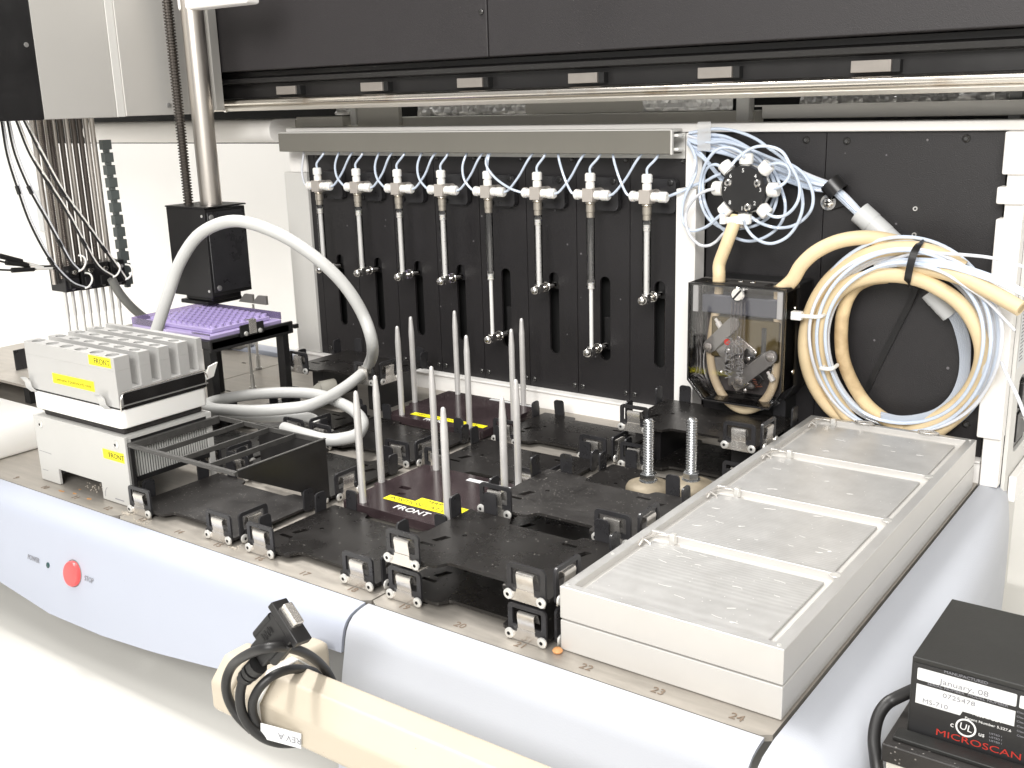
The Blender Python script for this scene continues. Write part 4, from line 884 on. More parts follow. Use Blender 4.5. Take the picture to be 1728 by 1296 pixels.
part('white_label', MB().box(0.0000, 0.0640, 0.0475, 0.0525, zt_, zt_+0.0002), m_paper, p2)

# ================================================================ levelling feet
def foot(loc, label):
    t = thing('levelling_foot', label, 'levelling foot', loc, 'two threaded levelling feet')
    part('pad', MB().lathe((0, 0, 0), (0, 0, 1), [(0, 0.0190), (0.0016, 0.0200), (0.0075, 0.0196), (0.0100, 0.0180), (0.0122, 0.0120), (0.0128, 0.0085)], 32), m_foot, t)
    part('washer', MB().lathe((0, 0, 0.0128), (0, 0, 1), [(0, 0.0082), (0.0010, 0.0080)], 24), m_zinc, t)
    part('nut', MB().lathe((0, 0, 0.0138), (0, 0, 1), [(0, 0.0068), (0.0006, 0.0074), (0.0054, 0.0074), (0.0060, 0.0068)], 6), m_zinc, t, ang=20)
    pr = [(0, 0.0036)]
    for k in range(20): pr += [(0.0003+0.0024*k, 0.0036), (0.0012+0.0024*k, 0.0049), (0.0016+0.0024*k, 0.0049)]
    pr += [(0.0487, 0.0038), (0.0495, 0.0030)]
    part('threaded_stud', MB().lathe((0, 0, 0.0190), (0, 0, 1), pr, 18), m_zinc, t, ang=60)
    return t
f1 = Wz(1094, 822, 0.013); f2 = Wz(1166, 820, 0.013)
foot((f1.x, f1.y, 0.0063), 'threaded levelling foot on a tan pad, left of the two')
foot((f2.x, f2.y, 0.0063), 'threaded levelling foot on a tan pad, right of the two, nearer the aluminium block')

# ================================================================ aluminium nest blocks
bx0, bx1, by0, by1 = 0.1502, 0.2980, 0.0188, 0.4520
lo = part('aluminium_block', MB().box(bx0, bx1, by0, by1, 0.0003, 0.0212), m_alu, None, 0.0008)
tag(lo, 'lower slab of the stacked aluminium plate blocks on the right', 'block')
hi = thing('plate_nest_block', 'upper aluminium block with four milled plate nests', 'block', ((bx0+bx1)/2, by0, 0.0224), world=True)
part('bottom_plate', MB().box(bx0+0.002, bx1-0.002, by0+0.002, by1-0.002, 0.0226, 0.0394), m_alu, hi)
nests = []
pitch = (by1-by0-2*0.0065+0.0036)/4
for k in range(4):
    y0 = by0+0.0065+pitch*k; nests.append((bx0+0.0068, bx1-0.0075, y0, y0+pitch-0.0036))
top = holed('nest_walls', [(bx0, by0), (bx1, by0), (bx1, by1), (bx0, by1)], [[(a, c), (b, c), (b, d), (a, d)] for a, b, c, d in nests], 0.0220); top.transform(Matrix.Translation((0, 0, 0.0334)))
top.materials.append(m_alu); top.materials.append(m_alutop)
for p_ in top.polygons:
    if p_.normal.z > 0.9: p_.material_index = 1
link('nest_walls', top, m_alu, hi, 0.0005)
m_mill = bpy.data.materials.new('milled_floor'); m_mill.use_nodes = True
nt = m_mill.node_tree; N = nt.nodes; L = nt.links; b = N['Principled BSDF']; b.inputs['Metallic'].default_value = 0.4; b.inputs['Roughness'].default_value = 0.38
tc = N.new('ShaderNodeTexCoord'); wv = N.new('ShaderNodeTexWave'); wv.wave_type = 'RINGS'; wv.inputs['Scale'].default_value = 120; wv.inputs['Distortion'].default_value = 1.2; wv.inputs['Detail'].default_value = 2
mp = N.new('ShaderNodeMapping'); mp.inputs['Location'].default_value = (-0.13, -0.05, 0); L.new(tc.outputs['Object'], mp.inputs[0]); L.new(mp.outputs[0], wv.inputs[0])
nz = N.new('ShaderNodeTexNoise'); nz.inputs['Scale'].default_value = 60; nz.inputs['Detail'].default_value = 7; L.new(tc.outputs['Object'], nz.inputs[0])
mx = N.new('ShaderNodeMix'); mx.data_type = 'RGBA'; mx.inputs['Factor'].default_value = 0.82; L.new(wv.outputs[0], mx.inputs['A']); L.new(nz.outputs['Fac'], mx.inputs['B'])
rp = N.new('ShaderNodeValToRGB'); rp.color_ramp.elements[0].position = 0.3; rp.color_ramp.elements[1].position = 0.75; rp.color_ramp.elements[0].color = (0.43, 0.425, 0.415, 1); rp.color_ramp.elements[1].color = (0.55, 0.545, 0.535, 1)
L.new(mx.outputs['Result'], rp.inputs[0])
vo = N.new('ShaderNodeTexVoronoi'); vo.inputs['Scale'].default_value = 160; L.new(tc.outputs['Object'], vo.inputs[0])
lt = N.new('ShaderNodeMath'); lt.operation = 'LESS_THAN'; lt.inputs[1].default_value = 0.07; L.new(vo.outputs['Distance'], lt.inputs[0])
mx2 = N.new('ShaderNodeMix'); mx2.data_type = 'RGBA'; L.new(lt.outputs[0], mx2.inputs['Factor']); L.new(rp.outputs[0], mx2.inputs['A']); mx2.inputs['B'].default_value = (0.8, 0.79, 0.77, 1)
L.new(mx2.outputs['Result'], b.inputs['Base Color'])
bp = N.new('ShaderNodeBump'); bp.inputs['Strength'].default_value = 0.12; bp.inputs['Distance'].default_value = 0.0006; L.new(wv.outputs[0], bp.inputs['Height']); L.new(bp.outputs[0], b.inputs['Normal'])
m_scr = M('bright_scratch', (0.8, 0.79, 0.77), 0.3, metal=0.4)
for k, (a, b_, c, d) in enumerate(nests):
    fl = part('nest_floor', MB().box(a+0.0045, b_-0.0065, c+0.0016, d-0.0085, 0.0395, 0.0412), m_mill, hi, 0.0006)
    g = MB()
    for j in range(14 if k < 2 else 5):
        x = random.uniform(a+0.012, b_-0.02); y = random.uniform(c+0.008, d-0.012); an = random.uniform(-0.35, 0.5); ln = random.uniform(0.002, 0.010)
        g.tube([(x, y, 0.04126), (x+ln*0.5*math.cos(an), y+ln*0.5*math.sin(an)+random.uniform(-.0006, .0006), 0.04126), (x+ln*math.cos(an+0.2), y+ln*math.sin(an), 0.04126)], 0.00016, 4, 3)
    part('scratches', g, m_scr, fl)['kind'] = 'stuff'
    # corner spring at the far left of every nest
    x, y = a, d
    sp_ = part('corner_spring', MB().tube([(x+0.0005, y-0.020, 0.0405), (x+0.0015, y-0.0165, 0.0440), (x+0.0035, y-0.0125, 0.0452), (x+0.0070, y-0.0062, 0.0455), (x+0.0125, y-0.0035, 0.0452), (x+0.0175, y-0.0030, 0.0440)], 0.0009, 7, 4).tube([(x+0.001, y-0.0160, 0.0445), (x+0.0060, y-0.0155, 0.0420), (x+0.0070, y-0.0165, 0.0390)], 0.0008, 6, 3), m_clip, hi)
    part('spring_post', MB().box(x+0.0162, x+0.0200, y-0.0058, y-0.0012, 0.0395, 0.0472), m_rivet, sp_, 0.0005)
    if k < 3: part('corner_relief', MB().lathe((b_-0.002, d-0.002, 0.0443), (0, 0, 1), [(0, 0.0035), (0.0003, 0.0033)], 14), m_rivet, hi)
for x, y in ((bx0+0.0030, by0+0.0045), (bx0+0.0032, by0+0.06), (bx1-0.0045, by1-0.0045), (bx1-0.0045, by0+0.004)):
    part('locating_pin', MB().lathe((x, y, 0.0441), (0, 0, 1), [(0, 0.0014), (0.0007, 0.0012)], 10), m_rivet, hi)
for k in range(2):
    p = (Wz(1455, 717, 0.0455), Wz(1567, 731, 0.0455))[k]
    sg = thing('split_ring', 'small flattened steel ring on the far edge of the block, %s one' % ('left', 'right')[k], 'ring', (p.x, by1-0.006, 0.0450), 'two steel rings on the far edge of the block')
    part('ring', MB().tube([(0.0085*math.cos(a), 0.0040*math.sin(a), 0.0014) for a in [2*PI*j/14 for j in range(15)]], 0.0010, 7, 2), m_clip, sg)
# rust marks and dust heaps on the steel near the deck front
for (x, y, rx, ry) in ((103, 829, 0.0042, 0.0018), (126, 833, 0.0030, 0.0014), (150, 842, 0.0040, 0.0020), (135, 826, 0.0015, 0.0012)):
    c = Wz(x, y, 0.0); P = []
    for k in range(12):
        a = 2*PI*k/12; r = random.uniform(0.55, 1.2); P.append((c.x+rx*r*math.cos(a), c.y+ry*r*math.sin(a)))
    rs = part('rust_mark', MB().prism(P, 'z', 0.0001, 0.00025), M('rust', (0.42, 0.22, 0.09), 0.8, var=0.4, vscale=300), deck)
g = MB()
for (x, y, n, sp) in ((214, 867, 60, 0.006), (395, 925, 26, 0.005), (640, 985, 20, 0.006), (170, 822, 40, 0.014), (720, 1010, 14, 0.010), (240, 880, 30, 0.010)):
    c = Wz(x, y, 0.0)
    for k in range(n):
        px_, py_ = c.x+random.gauss(0, sp*0.6), max(0.002, c.y+random.gauss(0, sp*0.35)); r = random.uniform(0.0002, 0.0006)
        g.box(px_-r, px_+r, py_-r*0.8, py_+r*0.8, 0.0001, 0.0001+r)
dc = part('dust_crumbs', g, M('pale_dust', (0.55, 0.50, 0.43), 0.9), None); dc['kind'] = 'stuff'; tag(dc, 'pale dust crumbs scattered along the steel deck edge', 'dust')
# bit of orange putty at the near corner of the lower slab
p = Wz(941, 1099, 0.001); tag(part('putty_crumb', MB().lathe((p.x, p.y, 0.0004), (0, 0, 1), [(0, 0.0030), (0.0012, 0.0036), (0.0026, 0.0026), (0.0032, 0.0008)], 9), m_orange), 'orange crumb by the near left corner of the lower slab', 'crumb')

# ================================================================ tube block heater at the deck front left
rk = thing('tube_block', 'silver aluminium tube block with rows of holes and yellow labels', 'tube block', (-0.377, 0.068, 0.0905), world=True)
RX0, RX1, RYa, RYb = -0.4470, -0.3066, 0.0220, 0.1140
comb = [(RYa, 0.0915), (RYa, 0.1245)]
g0, gp, gw, gd = 0.0148, 0.0205, 0.0098, 0.1070
for k in range(4):
    y = RYa+g0+gp*k; comb += [(y, 0.1245), (y, gd), (y+gw, gd), (y+gw, 0.1245)]
comb += [(RYb, 0.1245), (RYb, 0.0915)]
part('block', MB().prism(comb, 'x', RX0, RX1), m_block, rk)
ridges = [(RYa, RYa+g0)]+[(RYa+g0+gp*k+gw, RYa+g0+gp*(k+1)) for k in range(3)]+[(RYa+g0+gp*3+gw, RYb)]
for k, (a, b_) in enumerate(ridges):
    hl = []
    if b_-a > 0.008:
        for j in range(6): hl.append(circ(RX0+0.0125+0.0231*j, (a+b_)/2, min(0.0060, (b_-a)/2-0.0010), 24, 1.0 if b_-a > 0.012 else 1.35))
    me = holed('ridge_top', [(RX0, a), (RX1, a), (RX1, b_), (RX0, b_)], hl, 0.0120); me.transform(Matrix.Translation((0, 0, 0.1306)))
    link('ridge_top', me, m_block, rk)
for (x0, x1, z0, z1, s_t, sz, xc) in ((-0.3440, -0.3115, 0.1268, 0.1355, 'FRONT', 0.0072, -0.3245), (-0.4060, -0.3410, 0.1018, 0.1112, 'Genuine Eppendorfs only', 0.0050, -0.3735)):
    lb = part('yellow_label', MB().box(x0, x1, RYa-0.0003, RYa-0.0001, z0, z1), m_label, rk)
    text(lb, s_t, sz, (xc, RYa-0.0004, (z0+z1)/2-0.0004), (1, 0, 0), (0, 0, 1), m_ink if sz > 0.006 else M('thin_ink', (0.22, 0.19, 0.02), 0.6), sx=1.0 if sz > 0.006 else 1.1)
# dark tray under the block with bent clips
tr = thing('block_tray', 'dark metal tray with bent spring clips holding the tube block', 'tray', (-0.377, 0.068, 0.0900), world=True)
part('tray', MB().box(RX0+0.001, RX1-0.0005, RYa+0.001, RYb+0.001, 0.0896, 0.0913), m_dark, tr)
part('side_panel', MB().box(RX1+0.0002, RX1+0.0012, RYa+0.004, RYb-0.001, 0.0898, 0.1040), M('glossy_black', (0.012, 0.011, 0.011), 0.15), tr)
lip = [(RX1+0.0022, RYa-0.0005, 0.0885), (RX1+0.0026, RYa+0.0002, 0.0990), (RX1+0.0026, RYa+0.0035, 0.1045), (RX1+0.0026, RYa+0.0090, 0.1056), (RX1+0.0026, RYb-0.006, 0.1062), (RX1+0.0026, RYb-0.001, 0.1040), (RX1+0.0026, RYb+0.0005, 0.0990)]
part('lip', MB().tube(lip, 0.0006, 6, 4), m_clip, tr)
part('lip_rail', MB().box(RX1+0.0014, RX1+0.0024, RYa+0.001, RYb+0.001, 0.0930, 0.0940), m_rotor, tr)
for x in (-0.4405, -0.3235):
    b_ = MB(); P = [(x, 0.0216, 0.0885), (x-0.002, 0.0185, 0.0925), (x-0.005, 0.0195, 0.0975), (x-0.007, 0.0180, 0.1010), (x-0.0075, 0.0168, 0.1022)]
    w_ = 0.0045; n = len(P)
    b_.grid([[Vector((p[0]-w_, p[1], p[2])) for p in P], [Vector((p[0]+w_, p[1], p[2]+0.0012)) for p in P]])
    shell(part('bent_clip', b_, M('clip_zinc', (0.60, 0.60, 0.59), 0.35, metal=0.5), tr), 0.0008)
part('back_clip', MB().obox((RX1+0.004, RYb+0.004, 0.104), (0.0006, 0.0004, 0), (0.0015, 0.004, 0.0015), (0.004, 0.0, 0.0075)), m_nut, tr, 0.0003)
ht = thing('heater_unit', 'white bench heater under the tube block', 'heater', (-0.377, 0.068, 0.0005), world=True)
part('top_plate', MB().prism(rrect(RX0+0.0015, RX1+0.0002, RYa, RYb+0.0015, 0.0060, 6), 'z', 0.0722, 0.0893), m_wplas, ht, 0.0012, 3)
part('foam_pad', MB().box(RX0+0.0100, RX1-0.0050, RYa+0.0040, RYb-0.003, 0.0655, 0.0720), m_foam, ht, 0.002)
hx0, hx1, hy0 = -0.4480, -0.3040, 0.0205
face = [(hx0, 0.0005), (-0.4170, 0.0005), (-0.4170, 0.0160), (-0.3480, 0.0160), (-0.3480, 0.0005), (hx1, 0.0005), (hx1, 0.0655), (hx0, 0.0655)]
part('front_panel', MB().prism(face, 'y', hy0, hy0+0.0030), m_heater, ht, 0.0005)
part('top_deck', MB().box(hx0+0.001, hx1-0.001, hy0+0.0032, 0.1150, 0.0625, 0.0654), m_heater, ht)
part('side_panel', MB().box(hx0, hx0+0.003, hy0+0.0032, 0.1150, 0.0005, 0.0623), m_heater, ht)
for y0, y1 in ((hy0+0.0032, hy0+0.007), (0.1090, 0.1150)): part('corner_post', MB().box(hx1-0.004, hx1-0.0010, y0, y1, 0.0005, 0.0623), m_heater, ht)
part('inner_body', MB().box(hx0+0.010, hx1-0.016, hy0+0.012, 0.1140, 0.0170, 0.0620), m_dark, ht)
for x in (-0.4360, -0.3165):
    s1 = part('panel_screw', MB().lathe((x, hy0, 0.0575), (0, -1, 0), [(0, 0.0034), (0.0008, 0.0034), (0.0014, 0.0026)], 16), m_rivet, ht)
    part('socket', MB().lathe((x, hy0-0.0013, 0.0575), (0, -1, 0), [(0, 0.0014), (0.0003, 0.0014)], 6), m_dark, s1)
sl = MB().box(-0.0006, 0.0006, -0.00062, 0.00062, 0.0, 0.0330).mesh('vent_slat')
for k in range(30):
    o = link('vent_slat', sl, m_slat, ht); o.location = (hx1-0.0022, 0.0310+0.0026*k, 0.0270)
part('vent_frame', MB().box(hx1-0.0035, hx1-0.0010, 0.0280, 0.1088, 0.0225, 0.0268).box(hx1-0.0035, hx1-0.0010, 0.0280, 0.1088, 0.0600, 0.0623), m_bplas, ht)
l4 = part('yellow_label', MB().box(-0.3385, -0.3075, hy0-0.0004, hy0-0.0001, 0.0415, 0.0505), m_label, ht)
text(l4, 'FRONT', 0.0068, (-0.3185, hy0-0.0005, 0.0458), (1, 0, 0), (0, 0, 1), m_ink)
part('label_fold', MB().box(-0.3300, -0.3297, hy0-0.0005, hy0-0.00042, 0.0417, 0.0503), m_ink, l4)
g = MB().tube([(-0.4450, hy0-0.0001, 0.0300), (-0.4380, hy0-0.0001, 0.0300), (-0.4250, hy0-0.0001, 0.0296)], 0.00022, 4, 2).tube([(-0.3440, hy0-0.0001, 0.0040), (-0.3425, hy0-0.0001, 0.0100), (-0.3390, hy0-0.0001, 0.0135)], 0.0002, 4, 3).box(-0.3290, -0.3160, hy0-0.0002, hy0, 0.0042, 0.0050).box(-0.4440, -0.4350, hy0-0.0002, hy0, 0.0110, 0.0114)
part('scuff_marks', g, m_inkg, ht)

# ================================================================ open black bin frame with bars
bn = thing('bin_frame', 'open black bin frame with bars across the top', 'bin', (-0.235, 0.07, 0.001), world=True)
ZB = 0.0600; ax0, ax1, ay0, ay1 = -0.3030, -0.1620, 0.0245, 0.1235
m_binm = M('bin_plastic', (0.016, 0.015, 0.015), 0.38, var=0.25, vscale=50, specks=0.05, sscale=600, scol=(0.25, 0.24, 0.23))
m_bine = M('bin_edge', (0.055, 0.053, 0.050), 0.5, var=0.3, vscale=90, specks=0.10, sscale=700, scol=(0.3, 0.29, 0.28))
part('front_bar', MB().box(ax0-0.003, ax1, ay0-0.002, ay0+0.002, ZB-0.0035, ZB), m_bine, bn, 0.0006)
part('back_bar', MB().box(ax0, ax1, ay1-0.002, ay1, ZB-0.0045, ZB), m_bine, bn, 0.0005)
part('left_bar', MB().box(ax0-0.003, ax0+0.0015, ay0+0.0022, ay1-0.0022, ZB-0.0070, ZB), m_bine, bn, 0.0005)
for k in range(3):
    x = ax0+0.0340+0.0345*k
    part('cross_bar', MB().box(x, x+0.0022, ay0+0.0022, ay1-0.0022, ZB-0.0050, ZB-0.0003), m_bine, bn, 0.0004)
part('corner_leg', MB().box(ax0-0.0025, ax0+0.0020, ay0-0.0018, ay0+0.0022, 0.0010, ZB-0.0037), m_binm, bn, 0.0005)
tri = [(ay0+0.0015, ZB-0.0004), (ay1, ZB-0.0004), (ay1, 0.0062), (ay1-0.005, 0.0062), (ay0+0.0015, ZB-0.0050)]
part('side_panel', MB().prism(tri, 'x', ax1-0.0022, ax1), m_binm, bn, 0.0004)
part('back_panel', MB().box(ax0+0.055, ax1-0.0024, ay1-0.0018, ay1, 0.0062, ZB-0.0047), m_binm, bn)
part('rim', MB().box(ax1-0.0024, ax1+0.0004, ay0+0.0022, ay1+0.0004, ZB-0.0002, ZB+0.0008), m_bine, bn, 0.0004)

# ================================================================ purple plate on its black stand
ZS = 0.100
sx0, sx1, sy0, sy1 = -0.5760, -0.4235, 0.2150, 0.3260
sn = thing('plate_stand', 'black four-legged stand under the purple plate', 'stand', (-0.51, 0.27, 0.0), world=True)
part('top', MB().box(sx0, sx1, sy0, sy1, ZS-0.0105, ZS-0.001), m_bplas, sn, 0.001)
part('rail', MB().box(sx1-0.004, sx1, sy0-0.001, sy1+0.006, ZS-0.013, ZS+0.001), m_bplas, sn, 0.0008)
part('end_peg', MB().box(sx1-0.001, sx1+0.003, sy1+0.0062, sy1+0.012, ZS-0.008, ZS-0.003), m_bplas, sn, 0.0005)
for x, y in ((sx1-0.012, sy0+0.006), (sx1-0.009, sy1-0.004), (sx0+0.02, sy0+0.006), (sx0+0.02, sy1-0.004)):
    part('leg', MB().box(x-0.0060, x+0.0060, y-0.0045, y+0.0045, 0.0003, ZS-0.0107), m_bplas, sn, 0.0008)
p = Wx(423, 546, sx1)
cf_ = part('clip_bracket', MB().box(sx1+0.0002, sx1+0.0022, p.y-0.0170, p.y+0.0170, ZS-0.0035, ZS+0.0100), m_bplas, sn, 0.001)
part('spring_clip', MB().box(sx1+0.0024, sx1+0.0032, p.y-0.0050, p.y+0.0055, ZS-0.0015, ZS+0.0135).box(sx1-0.003, sx1+0.0032, p.y-0.0050, p.y+0.0055, ZS+0.0135, ZS+0.0142), m_clip, cf_, 0.0004)
for dy in (-0.0095, 0.0105): part('rivet', MB().lathe((sx1+0.0022, p.y+dy, ZS), (1, 0, 0), [(0, 0.0028), (0.0014, 0.0024), (0.0018, 0.001)], 14), m_rivet, cf_)
pq = thing('purple_plate', 'lilac plastic well plate on the black stand', 'well plate', (-0.51, 0.27, ZS), world=True)
px0, px1, py0, py1 = -0.5680, -0.4310, 0.2190, 0.3220
part('skirt', MB().box(px0, px1, py0, py1, ZS-0.0008, ZS+0.0040), m_purple, pq, 0.001)
part('well_deck', MB().box(px0+0.012, px1-0.008, py0+0.010, py1-0.010, ZS+0.0042, ZS+0.0088), m_purple, pq, 0.001)
wl = MB().lathe((0, 0, 0), (0, 0, 1), [(0, 0.0036), (0.0030, 0.0036), (0.0030, 0.0027), (-0.001, 0.0025)], 10, caps=False).mesh('well')
for i in range(12):
    for j in range(8):
        o = link('well', wl, m_purple, pq); o.location = (px0+0.0185+0.0096*i+pq.location.x*0, py0+0.0165+0.0103*j, ZS+0.0088)
        o.matrix_parent_inverse = Matrix.Translation(-pq.location)
for (a, b_, c, d, h) in ((px0, px0+0.0012, py0, py1, 0.012), (px0, px1, py1-0.0012, py1, 0.0125), (px1-0.030, px1, py0, py0+0.0012, 0.0060), (px0, px0+0.06, py0, py0+0.0012, 0.0115)):
    part('lid_wall', MB().box(a, b_, c, d, ZS+0.0042, ZS+h), m_purplec, pq, 0.0003)
for k in range(2):
    p = (Wz(427, 655, 0.0), Wz(437, 622, 0.0))[k]
    t = thing('guide_pin', 'thin upright steel pin on the deck under the purple plate, %s one' % ('nearer', 'farther')[k], 'pin', (p.x, p.y, 0.0003), 'two steel pins on the left deck')
    part('collar', MB().lathe((0, 0, 0), (0, 0, 1), [(0, 0.0045), (0.002, 0.0045), (0.002, 0.0028), (0.018, 0.0028)], 12), m_rivet, t)
    part('shaft', MB().cyl((0, 0, 0.018), (0, 0, 0.088), 0.0018, 10), m_rivet, t)

# ================================================================ thick grey cable
P = [Wy(x, y, Y) for x, y, Y in ((258, 575, 0.160), (266, 552, 0.163), (283, 500, 0.172), (305, 440, 0.184), (340, 393, 0.196), (395, 373, 0.208), (460, 390, 0.222), (520, 425, 0.238), (575, 474, 0.254), (612, 530, 0.266), (629, 585, 0.272))]
P += [Wz(x, y, z) for x, y, z in ((621, 618, 0.0560), (596, 643, 0.0470), (560, 667, 0.0400), (522, 684, 0.0370), (478, 690, 0.0350), (432, 693, 0.0340), (390, 692, 0.0330), (362, 690, 0.0330), (350, 685, 0.0330), (362, 677, 0.0330), (408, 668, 0.0330), (460, 663, 0.0330), (510, 663, 0.0320), (545, 668, 0.0310), (572, 679, 0.0300), (597, 693, 0.0290), (612, 712, 0.0280), (604, 732, 0.0270), (580, 740, 0.0260), (550, 742, 0.0250), (515, 733, 0.0240), (480, 722, 0.0200))]
gcb = tag(part('grey_cable', MB().tube(P, 0.0062, 18, 6), m_cable), 'thick grey cable arching up from behind the tube block and looping on the deck', 'cable')
P = [Wz(x, y, z) for x, y, z in ((352, 692, 0.0180), (374, 697, 0.0180), (426, 703, 0.0185), (480, 704, 0.0185), (512, 704, 0.0180), (530, 709, 0.0130), (534, 722, 0.0080))]
tag(part('grey_cable', MB().tube(P, 0.0060, 18, 6), m_cable), 'short grey cable strand lying in front of the loop', 'cable')
a = Wz(548, 645, 0.030); cn = thing('cable_connector', 'olive-grey round cable connector behind the grey cable loop', 'connector', (a.x, a.y, 0.0085))
part('shell', MB().lathe((-0.010, -0.012, 0.008), (0.55, 0.75, 0.10), [(0, 0.0075), (0.004, 0.0095), (0.010, 0.0125), (0.012, 0.0135), (0.028, 0.0135), (0.030, 0.0120)], 24), m_gconn, cn)
part('ring', MB().lathe((-0.0040, -0.0040, 0.0092), (0.55, 0.75, 0.10), [(0, 0.0140), (0.0012, 0.0140)], 24), m_duct, cn)

# ================================================================ left arm with tip head
AX = -0.600
am = thing('arm_housing', 'silver box housing of the left moving arm', 'arm', (AX-0.06, 0.28, 0.335), world=True)
part('side_panel', MB().box(AX-0.13, AX, 0.1655, 0.2545, 0.3338, 0.60), m_silver, am, 0.0010)
part('side_panel', MB().box(AX-0.13, AX+0.0022, 0.2650, 0.3900, 0.3345, 0.60), m_silver, am, 0.0010)
part('lit_seam_strip', MB().box(AX-0.12, AX+0.0008, 0.2547, 0.2648, 0.3340, 0.60), m_whiteg, am, 0.0006)  # paler paint stands for light caught on the proud panel edges
part('end_flange', MB().box(AX-0.13, AX+0.006, 0.3903, 0.4035, 0.3380, 0.60), m_silver, am, 0.0010)
sc_ = part('panel_screw', MB().lathe((AX+0.0022, 0.3235, 0.3455), (1, 0, 0), [(0, 0.0030), (0.0012, 0.0028), (0.0018, 0.0016)], 14), m_rotor, am)
part('hanging_screw', MB().lathe((AX+0.012, 0.398, 0.3375), (1, 0, 0), [(0, 0.0022), (0.004, 0.0022)], 10), m_chrome, am)
bk = thing('arm_end_cap', 'black end cover of the left moving arm', 'cover', (AX-0.06, 0.1, 0.335), world=True)
part('cover', MB().box(AX-0.14, AX+0.0008, -0.02, 0.1652, 0.3335, 0.62), m_bplas, bk, 0.0015)
part('screw', MB().lathe((AX+0.0010, 0.1555, 0.4100), (1, 0, 0), [(0, 0.0026), (0.0010, 0.0024)], 12), m_rotor, bk)
hd = thing('pipetting_unit', 'eight-tip pipetting head with steel rods and black tip block', 'pipetting head', (-0.66, 0.235, 0.03), world=True)
m_shaftd = M('dark_shaft', (0.16, 0.14, 0.125), 0.3, metal=0.9, var=0.1, vscale=30)
for k in range(10):
    y = 0.1860+0.00820*k; dk = k in (4, 6, 7)
    part('guide_shaft', MB().cyl((-0.660, y, 0.148), (-0.660, y, 0.336), 0.0030, 12), m_shaftd if dk else m_shaft, hd)
pr = []
for k in range(90): pr += [(0.0020*k, 0.0028), (0.0020*k+0.001, 0.0024)]
for y in (0.1900, 0.2000): part('lead_screw', MB().lathe((-0.650, y, 0.155), (0, 0, 1), pr, 10), m_shaftd, hd)
for k in range(4):
    y = 0.1900+0.0200*k; z = 0.1385-0.0005*k
    b_ = part('tip_block', MB().box(-0.676, -0.645+0.002*(k % 2), y, y+0.0190, z, z+0.0300).box(-0.672, -0.640, y+0.003, y+0.015, z+0.004, z+0.016), m_bplas, hd, 0.0010)
    part('block_screw', MB().lathe((-0.645+0.002*(k % 2), y+0.0095, z+0.0035), (1, 0, 0), [(0, 0.0022), (0.0008, 0.0020)], 10), m_rotor, b_)
    for j in range(2):
        yy = y+0.0045+0.0095*j
        part('tip', MB().lathe((-0.656, yy, z-0.0002), (0, 0, -1), [(0, 0.0021), (0.030, 0.0021), (0.030, 0.0014), (0.105, 0.0011)], 10), m_rivet, hd)
    part('port', MB().lathe((-0.643, y+0.0095, z+0.0215), (1, 0, 0.3), [(0, 0.0030), (0.005, 0.0030), (0.005, 0.0020), (0.009, 0.0020)], 10), m_chrome, b_)
ch = thing('drag_chain', 'grey plastic drag chain hanging right of the tip head rods', 'chain', (-0.66, 0.288, 0.14), world=True)
for k in range(12):
    z = 0.3080-0.0148*k; y = 0.2660+0.0010*k*0.6
    part('chain_link', MB().box(-0.6600, -0.6520, y, y+0.0115, z-0.0112, z).box(-0.6590, -0.6530, y+0.0030, y+0.0085, z-0.0146, z-0.0113).box(-0.6605, -0.6600, y+0.0010, y+0.0120, z-0.0050, z-0.0010), m_chain, ch, 0.0005)
cabs = [[(2, 203), (12, 262), (30, 320), (52, 380), (85, 440), (118, 476), (143, 487)], [(12, 203), (25, 260), (50, 320), (75, 365), (100, 410), (118, 442), (132, 458)],
        [(27, 203), (50, 260), (82, 312), (112, 358), (140, 408), (165, 450), (190, 468)], [(40, 203), (70, 262), (105, 325), (140, 372), (175, 420), (198, 452), (211, 472)]]
for k, C_ in enumerate(cabs):
    lab = 'thin black cable with white wire hanging to the tip block, %s from the left' % ['first', 'second', 'third', 'fourth'][k]
    t = thing('tip_cable', lab, 'cable', Wx(C_[0][0], C_[0][1], -0.632), 'thin cables hanging to the tip block', world=True)
    bpy.context.view_layer.update()
    P = [Wx(x, y, -0.632+0.002*k) for x, y in C_]
    part('black_core', MB().tube(P, 0.00125, 7, 5), m_brub, t)
    P2 = [p+Vector((0.0004, 0.0022+0.0005*math.sin(i), 0.0012)) for i, p in enumerate(P)]
    part('white_core', MB().tube(P2, 0.00095, 6, 5), m_ptfew if k < 2 else m_nut, t)
    for i in (2, 4):
        d = (P[i+1]-P[i-1]).normalized(); part('shrink_sleeve', MB().lathe(P[i]-d*0.004, d, [(0, 0.0022), (0.009, 0.0022)], 10), m_brub, t)
    cu = [P[-1], P[-1]+Vector((0.004, 0.004, 0.003)), P[-1]+Vector((0.005, 0.008, 0.010)), P[-1]+Vector((0.002, 0.008, 0.016)), P[-1]+Vector((-0.002, 0.004, 0.018))]
    part('looped_end', MB().tube(cu, 0.0011, 7, 5), m_nut, t)
